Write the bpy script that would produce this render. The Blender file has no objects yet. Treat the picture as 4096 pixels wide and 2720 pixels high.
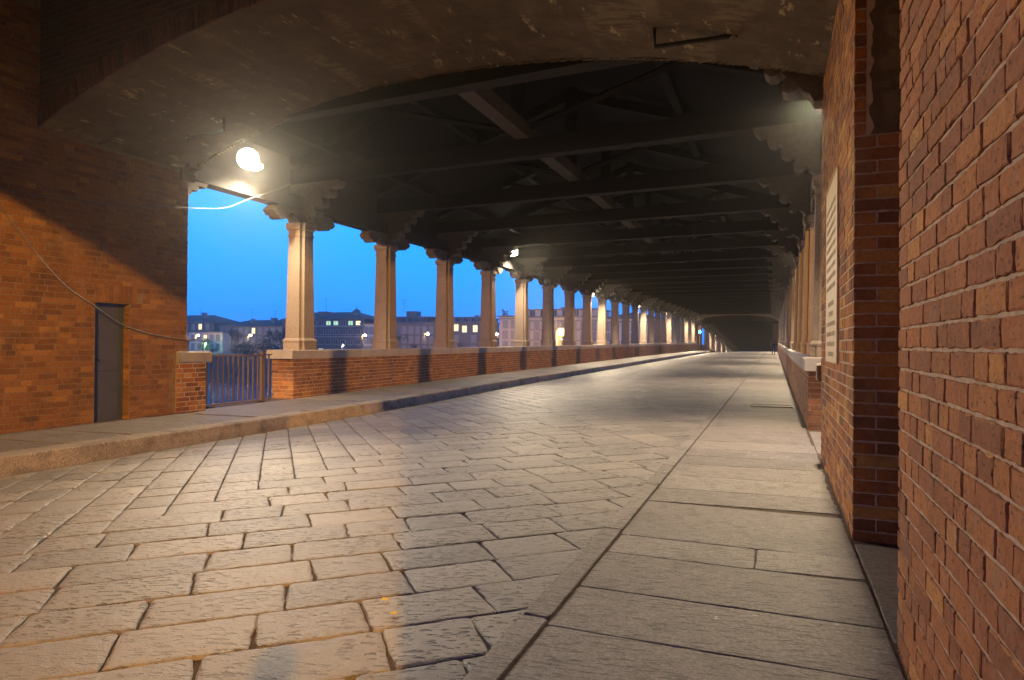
import bpy, math, random
import numpy as np
from mathutils import Vector, Matrix
random.seed(7)
R = random.Random(11)
C = bpy.context.scene.collection
sc = bpy.context.scene

# ------------------------------------------------------------------ camera
ZC = 1.30                                   # camera height above the near pavement
YAW, PIT, ROL = math.radians(21.300), math.radians(0.398), math.radians(-0.473)
FPX = 2690.0                                # focal length in pixels of a 4096 px wide frame
cd = bpy.data.cameras.new('camera')
cam = bpy.data.objects.new('camera', cd)
C.objects.link(cam)
cd.sensor_width = 36.0
cd.lens = FPX / 4096 * 36.0
cd.clip_start = 0.05
cd.clip_end = 2000
_r0 = Vector((math.cos(YAW), math.sin(YAW), 0))
_f0 = Vector((-math.sin(YAW), math.cos(YAW), 0))
_z = Vector((0, 0, 1))
_f = _f0 * math.cos(PIT) + _z * math.sin(PIT)
_u = _z * math.cos(PIT) - _f0 * math.sin(PIT)
CR = _r0 * math.cos(ROL) - _u * math.sin(ROL)
CU = _r0 * math.sin(ROL) + _u * math.cos(ROL)
m3 = Matrix((CR, CU, -_f)).transposed()
cam.matrix_world = Matrix.Translation((0, 0, ZC)) @ m3.to_4x4()
sc.camera = cam


def screen(p):
    """pixel in a 4096 x 2720 frame and depth, used only to rank pieces by how large they show"""
    d = Vector(p) - Vector((0, 0, ZC))
    w = d.dot(_f)
    if w < 0.05:
        return None
    return (2048 + FPX * d.dot(CR) / w, 1360 - FPX * d.dot(CU) / w, w)


# ------------------------------------------------------------------ world: clear dusk sky
world = bpy.data.worlds.new('World')
sc.world = world
world.use_nodes = True
nt = world.node_tree
nt.nodes.clear()
wo = nt.nodes.new('ShaderNodeOutputWorld')
bg = nt.nodes.new('ShaderNodeBackground')
tc = nt.nodes.new('ShaderNodeTexCoord')
sx = nt.nodes.new('ShaderNodeSeparateXYZ')
rp = nt.nodes.new('ShaderNodeValToRGB')
nt.links.new(tc.outputs['Generated'], sx.inputs[0])
nt.links.new(sx.outputs['Z'], rp.inputs[0])
nt.links.new(rp.outputs[0], bg.inputs[0])
nt.links.new(bg.outputs[0], wo.inputs[0])
e = rp.color_ramp.elements
e[0].position = 0.0
e[0].color = (0.022, 0.27, 1.25, 1)
e[1].position = 1.0
e[1].color = (0.012, 0.090, 0.46, 1)
for pos, col in ((0.06, (0.026, 0.36, 1.5, 1)), (0.22, (0.026, 0.55, 1.85, 1)), (0.5, (0.014, 0.22, 1.0, 1))):
    k = e.new(pos)
    k.color = col
bg.inputs[1].default_value = 0.82

# ------------------------------------------------------------------ render settings
sc.render.engine = 'CYCLES'
sc.cycles.use_denoising = True
sc.cycles.denoiser = 'OPENIMAGEDENOISE'
sc.cycles.use_light_tree = True
sc.cycles.max_bounces = 6
sc.cycles.diffuse_bounces = 3
sc.cycles.glossy_bounces = 2
sc.cycles.volume_bounces = 1
sc.cycles.sample_clamp_indirect = 4.0
sc.cycles.sample_clamp_direct = 0
sc.view_settings.view_transform = 'Standard'
sc.view_settings.look = 'None'
sc.view_settings.exposure = 0.38
sc.view_settings.gamma = 1.0
sc.view_settings.use_curve_mapping = False

FLOOD_W = 850.0
BEAM_W = 2100.0
FLOOD_COL = (1.0, 0.80, 0.53)
SODIUM = (1.0, 0.50, 0.085)
HAZE_DENSITY = 0.0007


# ------------------------------------------------------------------ bridge profile (height of the parapet top)
def par(Y):
    y = min(Y, 97.0) / 3.75
    z = 3.75 * (-0.053137 + 0.0012775 * y + 0.0005381 * y * y - 1.22374e-5 * y ** 3)
    if Y > 97:
        a = min(Y, 105) - 97
        z += 0.0045 * a - 0.0575 / 16 * a * a
    if Y > 105:
        z -= 0.053 * (min(Y, 212) - 105)
    return z + ZC


def lerp(a, b, t):
    return a + (b - a) * t


def interp(x, pts):
    if x <= pts[0][0]:
        return pts[0][1]
    for (a, va), (b, vb) in zip(pts, pts[1:]):
        if x <= b:
            t = (x - a) / (b - a)
            t = t * t * (3 - 2 * t)
            return va + (vb - va) * t
    return pts[-1][1]


def zL(Y):      # left pavement
    return par(Y) - interp(Y, [(10, 1.112), (24, 1.03), (50, 1.03), (85, 1.09)])


def zR(Y):      # right pavement
    return par(Y) - 1.112


def zroad(X, Y):
    t = (X + 8.0) / 6.9
    t = max(0, min(1, t))
    return lerp(zL(Y) - 0.215, zR(Y) - 0.012, t) + 0.03 * math.sin(math.pi * t)


# ------------------------------------------------------------------ mesh helpers
class MB:
    def __init__(s):
        s.v, s.f, s.m = [], [], []

    def add(s, vs, fs, mi=0):
        n = len(s.v)
        s.v += [tuple(p) for p in vs]
        s.f += [tuple(i + n for i in f) for f in fs]
        s.m += [mi] * len(fs)

    def box(s, x0, x1, y0, y1, z0, z1, mi=0):
        s.add([(x0, y0, z0), (x1, y0, z0), (x1, y1, z0), (x0, y1, z0), (x0, y0, z1), (x1, y0, z1), (x1, y1, z1), (x0, y1, z1)],
              [(0, 3, 2, 1), (4, 5, 6, 7), (0, 1, 5, 4), (1, 2, 6, 5), (2, 3, 7, 6), (3, 0, 4, 7)], mi)

    def hexa(s, p, mi=0):
        s.add(p, [(0, 3, 2, 1), (4, 5, 6, 7), (0, 1, 5, 4), (1, 2, 6, 5), (2, 3, 7, 6), (3, 0, 4, 7)], mi)

    def loft(s, rings, caps=True, mi=0):
        n = len(rings[0])
        vs = [p for r in rings for p in r]
        fs = []
        for k in range(len(rings) - 1):
            for i in range(n):
                j = (i + 1) % n
                fs.append((k * n + i, k * n + j, (k + 1) * n + j, (k + 1) * n + i))
        if caps:
            fs.append(tuple(range(n - 1, -1, -1)))
            fs.append(tuple(range((len(rings) - 1) * n, len(rings) * n)))
        s.add(vs, fs, mi)

    def tube(s, pts, rad, seg=6, mi=0):
        pts = [Vector(p) for p in pts]
        rings = []
        for i, p in enumerate(pts):
            d = (pts[min(i + 1, len(pts) - 1)] - pts[max(i - 1, 0)])
            d = d.normalized() if d.length > 1e-9 else Vector((0, 0, 1))
            a = d.cross(Vector((0, 0, 1)))
            if a.length < 1e-3:
                a = d.cross(Vector((1, 0, 0)))
            a.normalize()
            b = a.cross(d)
            r = rad[i] if isinstance(rad, (list, tuple)) else rad
            rings.append([p + (a * math.cos(t) + b * math.sin(t)) * r for t in [2 * math.pi * k / seg for k in range(seg)]])
        s.loft(rings, True, mi)

    def ball(s, c, r, seg=10, rings=6, mi=0):
        rr = r if isinstance(r, (tuple, list)) else (r, r, r)
        rs = []
        for k in range(1, rings):
            a = math.pi * k / rings
            rs.append([(c[0] + rr[0] * math.sin(a) * math.cos(t), c[1] + rr[1] * math.sin(a) * math.sin(t), c[2] - rr[2] * math.cos(a))
                       for t in [2 * math.pi * q / seg for q in range(seg)]])
        s.loft(rs, True, mi)

    def mesh(s, name, smooth=False):
        me = bpy.data.meshes.new(name)
        me.from_pydata(s.v, [], s.f)
        if any(s.m):
            me.polygons.foreach_set('material_index', s.m)
        if smooth:
            me.polygons.foreach_set('use_smooth', [True] * len(me.polygons))
        me.update()
        return me

    def build(s, name, mats, parent=None, loc=(0, 0, 0), smooth=False, **kw):
        me = s.mesh(name, smooth)
        for m in (mats if isinstance(mats, (list, tuple)) else [mats]):
            me.materials.append(m)
        return put(name, me, parent, loc, **kw)


def put(name, me, parent=None, loc=(0, 0, 0), rot=None, **kw):
    o = bpy.data.objects.new(name, me)
    C.objects.link(o)
    o.location = loc
    if rot is not None:
        o.rotation_euler = rot
    if parent is not None:
        o.parent = parent
    for k, v in kw.items():
        o[k] = v
    return o


def thing(name, label, cat, loc=(0, 0, 0), rz=0.0, group=None):
    o = bpy.data.objects.new(name, None)
    C.objects.link(o)
    o.location = loc
    o.rotation_euler = (0, 0, rz)
    o.empty_display_size = 0.2
    o['label'] = label
    o['category'] = cat
    if group:
        o['group'] = group
    return o


def copy_tree(o, parent=None):
    c = o.copy()
    C.objects.link(c)
    if parent is not None:
        c.parent = parent
    for ch in list(o.children):
        copy_tree(ch, c)
    return c


# ------------------------------------------------------------------ materials
def new_mat(name):
    m = bpy.data.materials.new(name)
    m.use_nodes = True
    n = m.node_tree
    n.nodes.clear()
    o = n.nodes.new('ShaderNodeOutputMaterial')
    b = n.nodes.new('ShaderNodeBsdfPrincipled')
    n.links.new(b.outputs[0], o.inputs[0])
    return m, n, b


def pos(n, scale=(1, 1, 1), rot=(0, 0, 0)):
    g = n.nodes.new('ShaderNodeNewGeometry')
    mp = n.nodes.new('ShaderNodeMapping')
    n.links.new(g.outputs['Position'], mp.inputs[0])
    mp.inputs['Scale'].default_value = scale
    mp.inputs['Rotation'].default_value = rot
    return mp.outputs[0]


def pos_dir(n, along, across, deg):
    """world position turned so that x runs in direction deg, then scaled along / across it"""
    v = pos(n, (1, 1, 1), (0, 0, math.radians(-deg)))
    mp = n.nodes.new('ShaderNodeMapping')
    n.links.new(v, mp.inputs[0])
    mp.inputs['Scale'].default_value = (along, across, across)
    return mp.outputs[0]


def noise(n, vec, scale, detail=4, rough=0.6, out='Fac'):
    t = n.nodes.new('ShaderNodeTexNoise')
    n.links.new(vec, t.inputs['Vector'])
    t.inputs['Scale'].default_value = scale
    t.inputs['Detail'].default_value = detail
    t.inputs['Roughness'].default_value = rough
    return t.outputs[out]


def ramp(n, fac, stops, interp_='LINEAR'):
    r = n.nodes.new('ShaderNodeValToRGB')
    n.links.new(fac, r.inputs[0])
    el = r.color_ramp.elements
    r.color_ramp.interpolation = interp_
    while len(el) < len(stops):
        el.new(0.5)
    for q, (p, c) in zip(el, stops):
        q.position = p
        q.color = (c, c, c, 1) if not isinstance(c, (tuple, list)) else (c[0], c[1], c[2], 1)
    return r.outputs[0]


def math_(n, op, a, b=None, clamp=False):
    t = n.nodes.new('ShaderNodeMath')
    t.operation = op
    t.use_clamp = clamp
    for i, x in enumerate((a, b)):
        if x is None:
            continue
        if isinstance(x, (int, float)):
            t.inputs[i].default_value = x
        else:
            n.links.new(x, t.inputs[i])
    return t.outputs[0]


def mix(n, fac, a, b, mode='MIX'):
    t = n.nodes.new('ShaderNodeMix')
    t.data_type = 'RGBA'
    t.blend_type = mode
    for key, x in ((0, fac), (6, a), (7, b)):
        if isinstance(x, (int, float)):
            t.inputs[key].default_value = x
        elif isinstance(x, (tuple, list)):
            t.inputs[key].default_value = (x[0], x[1], x[2], 1)
        else:
            n.links.new(x, t.inputs[key])
    return t.outputs[2]


def bump(n, bsdf, h, dist, strength=1.0, prev=None):
    t = n.nodes.new('ShaderNodeBump')
    t.inputs['Strength'].default_value = strength
    t.inputs['Distance'].default_value = dist
    n.links.new(h, t.inputs['Height'])
    if prev is not None:
        n.links.new(prev, t.inputs['Normal'])
    n.links.new(t.outputs[0], bsdf.inputs['Normal'])
    return t.outputs[0]


def rnd(n):
    o = n.nodes.new('ShaderNodeObjectInfo')
    g = n.nodes.new('ShaderNodeNewGeometry')
    return math_(n, 'FRACT', math_(n, 'ADD', o.outputs['Random'], g.outputs['Random Per Island']))


def mat_brick(name, stops, soot=0.55, rough=0.85):
    m, n, b = new_mat(name)
    r = rnd(n)
    p = pos(n)
    col = ramp(n, r, stops)
    f = noise(n, p, 34, 5, 0.65)
    col = mix(n, 0.55, col, ramp(n, f, [(0.25, 0.35), (0.75, 1.35)]), 'MULTIPLY')
    # blotches of soot and pale bloom that run over several bricks
    s = noise(n, p, 1.7, 5, 0.65)
    col = mix(n, ramp(n, s, [(0.50, 0.0), (0.68, soot)]), col, (0.045, 0.030, 0.024))
    e2 = noise(n, pos(n, (1, 1, 1), (0.3, 0.9, 0.2)), 2.6, 5, 0.7)
    col = mix(n, ramp(n, e2, [(0.58, 0.0), (0.74, 0.30)]), col, (0.34, 0.27, 0.21))
    sm = noise(n, p, 7.5, 6, 0.75)
    col = mix(n, ramp(n, sm, [(0.54, 0.0), (0.66, 0.34)]), col, (0.30, 0.20, 0.135))
    pit = ramp(n, noise(n, pos(n, (1, 1, 1.8)), 38, 3, 0.6), [(0.33, 0.0), (0.41, 1.0)])
    col = mix(n, pit, mix(n, 0.6, col, (0.05, 0.028, 0.02)), col)
    n.links.new(col, b.inputs['Base Color'])
    b.inputs['Roughness'].default_value = rough
    h = math_(n, 'ADD', f, math_(n, 'MULTIPLY', noise(n, p, 130, 3, 0.7), 0.5))
    h = math_(n, 'ADD', h, math_(n, 'MULTIPLY', pit, 0.8))
    bump(n, b, h, 0.004, 0.75)
    return m


def mat_rock(name, base, dark, speck=170, speck_mix=0.5, rough=0.75, stain=0.45, bump_d=0.003, rnd_amt=0.5):
    m, n, b = new_mat(name)
    p = pos(n)
    r = rnd(n)
    sp = noise(n, p, speck, 2, 0.8)
    col = mix(n, ramp(n, sp, [(0.40, speck_mix), (0.58, 0.0)]), base, dark)
    col = mix(n, rnd_amt, col, ramp(n, r, [(0.0, (0.62, 0.60, 0.60)), (0.35, (0.95, 0.92, 0.90)), (0.7, (1.1, 1.02, 0.95)), (1.0, (1.22, 1.22, 1.2))]), 'MULTIPLY')
    s = noise(n, p, 1.9, 6, 0.68)
    col = mix(n, ramp(n, s, [(0.48, 0.0), (0.70, stain)]), col, (0.05, 0.042, 0.034))
    n.links.new(col, b.inputs['Base Color'])
    b.inputs['Roughness'].default_value = rough
    h = math_(n, 'ADD', sp, math_(n, 'MULTIPLY', noise(n, p, 28, 4, 0.7), 1.4))
    bump(n, b, h, bump_d, 1.0)
    return m


def mat_plain(name, col, rough=0.7, metal=0.0, noise_amt=0.4, scale=8, bump_d=0.0):
    m, n, b = new_mat(name)
    p = pos(n)
    f = noise(n, p, scale, 5, 0.65)
    c = mix(n, noise_amt, col, ramp(n, f, [(0.25, 0.35), (0.75, 1.5)]), 'MULTIPLY')
    n.links.new(c, b.inputs['Base Color'])
    b.inputs['Roughness'].default_value = rough
    b.inputs['Metallic'].default_value = metal
    if bump_d:
        bump(n, b, f, bump_d, 1.0)
    return m


def mat_emit(name, col, strength):
    m = bpy.data.materials.new(name)
    m.use_nodes = True
    n = m.node_tree
    n.nodes.clear()
    o = n.nodes.new('ShaderNodeOutputMaterial')
    t = n.nodes.new('ShaderNodeEmission')
    t.inputs[0].default_value = (*col, 1)
    t.inputs[1].default_value = strength
    n.links.new(t.outputs[0], o.inputs[0])
    return m


def mat_paving():
    m, n, b = new_mat('worn_paving_stone')
    p = pos(n)
    r = rnd(n)
    f = noise(n, p, 26, 5, 0.7)
    g = noise(n, p, 150, 3, 0.7)
    col = ramp(n, r, [(0.0, (0.160, 0.140, 0.131)), (0.3, (0.196, 0.170, 0.156)), (0.7, (0.216, 0.186, 0.167)), (0.93, (0.240, 0.206, 0.181)), (1.0, (0.272, 0.240, 0.209))])
    col = mix(n, 0.5, col, ramp(n, f, [(0.25, 0.45), (0.75, 1.45)]), 'MULTIPLY')
    col = mix(n, 0.35, col, ramp(n, g, [(0.3, 0.4), (0.7, 1.5)]), 'MULTIPLY')
    # chisel pits: short dashes across the stones, denser on some stones than others
    v = pos_dir(n, 13, 40, 21)
    ch = noise(n, v, 1.0, 2.5, 0.6)
    amt = ramp(n, noise(n, p, 1.3, 2, 0.5), [(0.38, 0.0), (0.62, 1.0)])
    pit = math_(n, 'MULTIPLY', ramp(n, ch, [(0.37, 1.0), (0.445, 0.0)]), math_(n, 'ADD', math_(n, 'MULTIPLY', amt, 0.85), 0.15))
    col = mix(n, math_(n, 'MULTIPLY', pit, 0.85), col, (0.045, 0.032, 0.026))
    n.links.new(col, b.inputs['Base Color'])
    n.links.new(ramp(n, f, [(0.3, 0.40), (0.7, 0.68)]), b.inputs['Roughness'])
    b.inputs['Specular IOR Level'].default_value = 0.5
    h = math_(n, 'ADD', math_(n, 'MULTIPLY', f, 0.9), math_(n, 'MULTIPLY', g, 0.25))
    h = math_(n, 'SUBTRACT', h, math_(n, 'MULTIPLY', pit, 1.3))
    bump(n, b, h, 0.011, 1.0)
    return m


BR = [(0.0, (0.150, 0.055, 0.023)), (0.16, (0.250, 0.088, 0.027)), (0.45, (0.360, 0.122, 0.029)), (0.72, (0.420, 0.159, 0.036)), (0.92, (0.480, 0.213, 0.047)), (1.0, (0.550, 0.305, 0.074))]
BRD = [(0.0, (0.18, 0.074, 0.028)), (0.3, (0.245, 0.098, 0.032)), (0.8, (0.285, 0.116, 0.036)), (1.0, (0.40, 0.18, 0.045))]
M_BRICK = mat_brick('red_brick', BR, 0.5)
M_BRICKL = mat_brick('old_orange_brick', BRD, 0.55)
M_BRICKS = mat_brick('shade_darkened_red_brick', [(0.0, (0.06, 0.022, 0.014)), (0.5, (0.11, 0.034, 0.018)), (1.0, (0.16, 0.05, 0.022))], 0.6)  # arch-ring bricks: colour darkened to imitate shade, besides the soot blotches
M_BRICKN = mat_brick('rough_red_brick', [(0.0, (0.260, 0.092, 0.038)), (0.35, (0.340, 0.116, 0.040)), (0.75, (0.390, 0.140, 0.043)), (0.93, (0.430, 0.166, 0.048)), (1.0, (0.520, 0.236, 0.057))], 0.4)
M_MORTAR = mat_plain('lime_mortar', (0.46, 0.34, 0.25), 0.95, 0, 0.6, 22, 0.004)
M_MORTARL = mat_plain('brown_lime_mortar', (0.24, 0.155, 0.085), 0.95, 0, 0.6, 22, 0.004)
M_GRANITE = mat_rock('pink_granite', (0.37, 0.285, 0.205), (0.09, 0.07, 0.055), 110, 0.8, 0.75, 0.25, 0.003, 0.25)
M_COPING = mat_rock('grey_granite_coping', (0.40, 0.35, 0.30), (0.12, 0.10, 0.09), 130, 0.5, 0.8, 0.35, 0.003, 0.4)


def mat_slab():
    m, n, b = new_mat('tooled_pavement_slab')
    p = pos(n)
    col = ramp(n, rnd(n), [(0.0, (0.152, 0.129, 0.120)), (0.5, (0.182, 0.154, 0.143)), (1.0, (0.209, 0.181, 0.167))])
    g = noise(n, p, 55, 4, 0.8)
    col = mix(n, 0.75, col, ramp(n, g, [(0.32, 0.40), (0.5, 1.0), (0.68, 1.55)]), 'MULTIPLY')
    d = noise(n, pos_dir(n, 9, 60, 8), 1.0, 3, 0.6)
    pit = ramp(n, d, [(0.36, 1.0), (0.43, 0.0)])
    col = mix(n, math_(n, 'MULTIPLY', pit, 0.6), col, (0.06, 0.05, 0.045))
    s_ = noise(n, p, 1.6, 6, 0.7)
    col = mix(n, ramp(n, s_, [(0.50, 0.0), (0.70, 0.55)]), col, (0.07, 0.058, 0.05))
    sp = noise(n, p, 9, 2, 0.5)
    col = mix(n, ramp(n, sp, [(0.735, 0.0), (0.75, 0.6)]), col, (0.5, 0.46, 0.42))
    n.links.new(col, b.inputs['Base Color'])
    b.inputs['Roughness'].default_value = 0.62
    h = math_(n, 'SUBTRACT', math_(n, 'ADD', g, math_(n, 'MULTIPLY', noise(n, p, 14, 4, 0.6), 0.8)), math_(n, 'MULTIPLY', pit, 0.7))
    bump(n, b, h, 0.006, 1.0)
    return m


M_SLAB = mat_slab()
M_KERB = mat_rock('kerb_granite', (0.36, 0.30, 0.25), (0.06, 0.05, 0.045), 60, 0.6, 0.75, 0.85, 0.006, 0.45)
M_PAVE = mat_paving()
M_DIRT = mat_plain('joint_dirt', (0.060, 0.038, 0.024), 0.95, 0, 0.7, 40, 0.004)
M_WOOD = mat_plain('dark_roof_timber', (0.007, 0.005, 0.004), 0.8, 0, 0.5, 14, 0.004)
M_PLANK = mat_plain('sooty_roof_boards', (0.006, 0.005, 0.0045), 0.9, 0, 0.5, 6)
M_PALEWOOD = mat_plain('weathered_pale_timber', (0.085, 0.072, 0.056), 0.75, 0, 0.45, 16, 0.004)
M_BRACKET = mat_plain('carved_oak', (0.12, 0.10, 0.078), 0.8, 0, 0.5, 12, 0.004)
M_IRON = mat_plain('rusty_iron', (0.12, 0.080, 0.065), 0.6, 0.3, 0.5, 30)
M_BLACKIRON = mat_plain('black_iron', (0.035, 0.030, 0.028), 0.6, 0.4, 0.4, 30)
M_DOOR = mat_plain('grey_painted_metal', (0.075, 0.077, 0.085), 0.55, 0.0, 0.25, 5)
M_DOORF = mat_plain('blue_grey_frame_paint', (0.055, 0.070, 0.085), 0.5, 0.0, 0.2, 8)
M_CABLE = mat_plain('grey_cable', (0.09, 0.08, 0.08), 0.5, 0, 0.2, 20)
M_LAMPBODY = mat_plain('grey_lamp_metal', (0.30, 0.30, 0.30), 0.5, 0.3, 0.2, 10)
M_SHIELD = mat_plain('black_lamp_shield', (0.012, 0.012, 0.012), 0.9, 0, 0.2, 10)
M_LAMPGLASS = mat_emit('lit_flood_glass', (1.0, 0.90, 0.66), 22)
M_BULB = mat_emit('lit_sodium_bulb', (1.0, 0.62, 0.28), 220)
M_BULBBIG = mat_emit('lit_big_sodium_bulb', (1.0, 0.62, 0.11), 9)
M_GREENBULB = mat_emit('lit_green_bulb', (0.30, 1.0, 0.55), 60)
M_WHITEBULB = mat_emit('lit_white_bulb', (1.0, 0.95, 0.9), 40)
M_PLAQUE = mat_plain('cream_marble_plaque', (0.70, 0.56, 0.36), 0.45, 0, 0.12, 4)
M_LETTER = mat_plain('worn_engraved_lettering', (0.63, 0.53, 0.375), 0.7, 0, 0.2, 30)
M_WATER = mat_plain('dark_river_water', (0.01, 0.035, 0.08), 0.10, 0, 0.3, 1.1, 0.5)
M_BANK = mat_plain('grassy_bank', (0.045, 0.060, 0.035), 0.95, 0, 0.6, 0.6)
M_PROM = mat_plain('riverside_road', (0.10, 0.095, 0.09), 0.9, 0, 0.4, 1.0)


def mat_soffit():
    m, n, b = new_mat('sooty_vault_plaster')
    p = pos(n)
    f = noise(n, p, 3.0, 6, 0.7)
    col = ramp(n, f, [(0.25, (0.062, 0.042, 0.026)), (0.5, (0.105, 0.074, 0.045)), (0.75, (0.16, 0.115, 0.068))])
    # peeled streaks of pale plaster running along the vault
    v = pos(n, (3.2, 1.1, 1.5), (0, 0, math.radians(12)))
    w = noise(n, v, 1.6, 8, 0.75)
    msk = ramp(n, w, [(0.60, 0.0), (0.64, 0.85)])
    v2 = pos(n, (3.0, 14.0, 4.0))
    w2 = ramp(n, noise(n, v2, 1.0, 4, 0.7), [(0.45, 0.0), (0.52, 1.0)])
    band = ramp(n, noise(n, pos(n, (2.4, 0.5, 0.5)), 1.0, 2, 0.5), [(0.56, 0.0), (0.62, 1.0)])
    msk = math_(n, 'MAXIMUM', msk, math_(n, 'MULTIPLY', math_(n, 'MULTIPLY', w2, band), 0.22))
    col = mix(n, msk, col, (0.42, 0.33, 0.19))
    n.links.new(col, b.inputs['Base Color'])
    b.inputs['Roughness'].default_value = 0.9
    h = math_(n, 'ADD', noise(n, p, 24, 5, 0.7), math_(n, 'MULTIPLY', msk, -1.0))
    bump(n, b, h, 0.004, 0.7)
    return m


M_SOFFIT = mat_soffit()


def mat_brickwork(name, axis, brick=(0.26, 0.09, 0.042), mortar=(0.34, 0.27, 0.2)):
    """flat brick pattern for brickwork too far or too dark to tell the bricks apart; axis: horizontal world axis"""
    m, n, b = new_mat(name)
    g = n.nodes.new('ShaderNodeNewGeometry')
    s = n.nodes.new('ShaderNodeSeparateXYZ')
    n.links.new(g.outputs['Position'], s.inputs[0])
    cx = n.nodes.new('ShaderNodeCombineXYZ')
    n.links.new(s.outputs[axis], cx.inputs[0])
    n.links.new(s.outputs['Z'], cx.inputs[1])
    t = n.nodes.new('ShaderNodeTexBrick')
    n.links.new(cx.outputs[0], t.inputs['Vector'])
    t.inputs['Color1'].default_value = (*brick, 1)
    t.inputs['Color2'].default_value = (brick[0] * 0.6, brick[1] * 0.6, brick[2] * 0.7, 1)
    t.inputs['Mortar'].default_value = (*mortar, 1)
    t.inputs['Scale'].default_value = 1.0
    t.inputs['Mortar Size'].default_value = 0.009
    t.inputs['Brick Width'].default_value = 0.30
    t.inputs['Row Height'].default_value = 0.0865
    f = noise(n, pos(n), 2.0, 5, 0.65)
    col = mix(n, 0.5, t.outputs['Color'], ramp(n, f, [(0.25, 0.4), (0.75, 1.4)]), 'MULTIPLY')
    n.links.new(col, b.inputs['Base Color'])
    b.inputs['Roughness'].default_value = 0.9
    bump(n, b, math_(n, 'SUBTRACT', 1.0, t.outputs['Fac']), 0.006, 0.8)
    return m


M_BWX = mat_brickwork('brickwork_across', 'X')
M_BWSHADE = mat_brickwork('shade_darkened_brickwork', 'X', (0.085, 0.034, 0.022), (0.10, 0.075, 0.055))  # darker copy of the brickwork, shade of the arch faces put into its colour
M_BWY = mat_brickwork('brickwork_along', 'Y')

# ------------------------------------------------------------------ bricks
CO = 0.0865        # course height
JO = 0.012         # joint


def brick_mesh(w, h, d, seed, rough=0.003, bev=0.006, dense=False):
    """one brick seen from +Z of its own frame: w along x, h along y, standing d proud; irregular arrises"""
    q = random.Random(seed)
    mb = MB()
    n = 6 if dense else 3
    mm = 3 if dense else 2

    def ring(ins, z, amp, flat=False):
        pts = []
        for i in range(n):
            pts.append((-w / 2 + ins + (w - 2 * ins) * i / n, -h / 2 + ins))
        for i in range(mm):
            pts.append((w / 2 - ins, -h / 2 + ins + (h - 2 * ins) * i / mm))
        for i in range(n):
            pts.append((w / 2 - ins - (w - 2 * ins) * i / n, h / 2 - ins))
        for i in range(mm):
            pts.append((-w / 2 + ins, h / 2 - ins - (h - 2 * ins) * i / mm))
        return [(x + q.uniform(-amp, amp), y + q.uniform(-amp, amp), z + (q.uniform(-amp, amp) * 0.35 if not flat else 0)) for x, y in pts]
    r0 = ring(0, -0.02, 0, True)
    r1 = ring(0, d - bev, rough)
    r2 = ring(bev, d, rough)
    mb.loft([r0, r1, r2], False)
    k = len(r0)
    c = len(mb.v)
    if dense:
        r3 = ring(min(h * 0.28, w * 0.2), d + 0.0005, rough * 0.5)
        mb.loft([r2, r3], False)
        c = len(mb.v)
        mb.add([], [])
        base = c - k
        mb.f.append(tuple(range(base, c)))
    else:
        mb.f.append(tuple(range(2 * k, 3 * k)))
    mb.m.append(0)
    return mb


_bcache = {}


def brick_data(wk, h, d, mat, nvar=6, rough=0.003, dense=False):
    key = (round(wk, 3), round(h, 3), round(d, 4), mat.name, dense)
    if key not in _bcache:
        lst = []
        for s in range(nvar):
            mb = brick_mesh(wk, h, d, hash((s, int(wk * 1000), int(h * 1000))) & 0xffff, rough, 0.005 if not dense else 0.0035, dense)
            me = mb.mesh('brick')
            me.materials.append(mat)
            lst.append((me, mb))
        _bcache[key] = lst
    return _bcache[key]


def lay_bricks(parent, frame, u0, u1, v0, v1, mat, keep=lambda u, v: True, limit=300, q=R, slen=0.30, proud=0.0045, dense=False,
               ragged=0.0, bond='mixed', stuff_name='brickwork', maxv=None):
    """frame(u, v) -> (point, matrix3) ; u along the wall, v up. Bricks that show largest become parts."""
    L = []
    rows = int(round((v1 - v0) / CO))
    for r in range(rows):
        vc = v0 + (r + 0.5) * CO
        u = u0 - (0.0 if (r % 2 or bond == 'header') else slen / 2 * (0.5 if bond == 'mixed' else 1))
        if bond == 'mixed':
            u -= q.uniform(0, 0.06)
        while u < u1 - 0.02:
            if bond == 'mixed':
                w = slen if q.random() < 0.58 else slen / 2
            elif bond == 'header':
                w = slen if r % 2 == 0 else slen / 2
            else:
                w = slen
            a, b = max(u, u0), min(u + w, u1)
            if b - a > 0.035:
                uc = (a + b) / 2
                if keep(uc, vc):
                    L.append((uc, vc, b - a))
            u += w
    out = []
    for uc, vc, w in L:
        P, M = frame(uc, vc)
        s = screen(P)
        size = 0
        if s and -120 < s[0] < 4216 and -120 < s[1] < 2840:
            size = w / s[2] / s[2] * abs(M.col[2].dot(Vector((0, 0, ZC)) - P)) / max(0.1, s[2])
        out.append((size, uc, vc, w, P, M))
    out.sort(key=lambda t: -t[0])
    rest = MB()
    std = [slen - JO, slen / 2 - JO]
    for k, (size, uc, vc, w, P, M) in enumerate(out):
        ww = w - JO
        for sdt in std:
            if abs(ww - sdt) < 0.004:
                ww = sdt
        ww = round(ww, 2) if ww not in std else ww
        var = brick_data(ww, CO - JO, proud, mat, 6, 0.0030 if not dense else 0.0032, dense)
        me, mb = var[q.randrange(len(var))]
        off = M.col[2] * q.uniform(-0.002, 0.0025)
        tw = Matrix.Rotation(q.uniform(-0.006, 0.006), 3, 'Z')
        MM = M @ tw
        if k < limit and size > 0:
            o = put('brick', me, parent)
            o.matrix_basis = Matrix.Translation(P + off) @ MM.to_4x4()
        elif size > 0 or dense is False:
            rest.add([P + off + MM @ Vector(v) for v in mb.v], mb.f)
    if rest.v:
        rest.build(stuff_name, mat, parent, kind='stuff')


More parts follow.
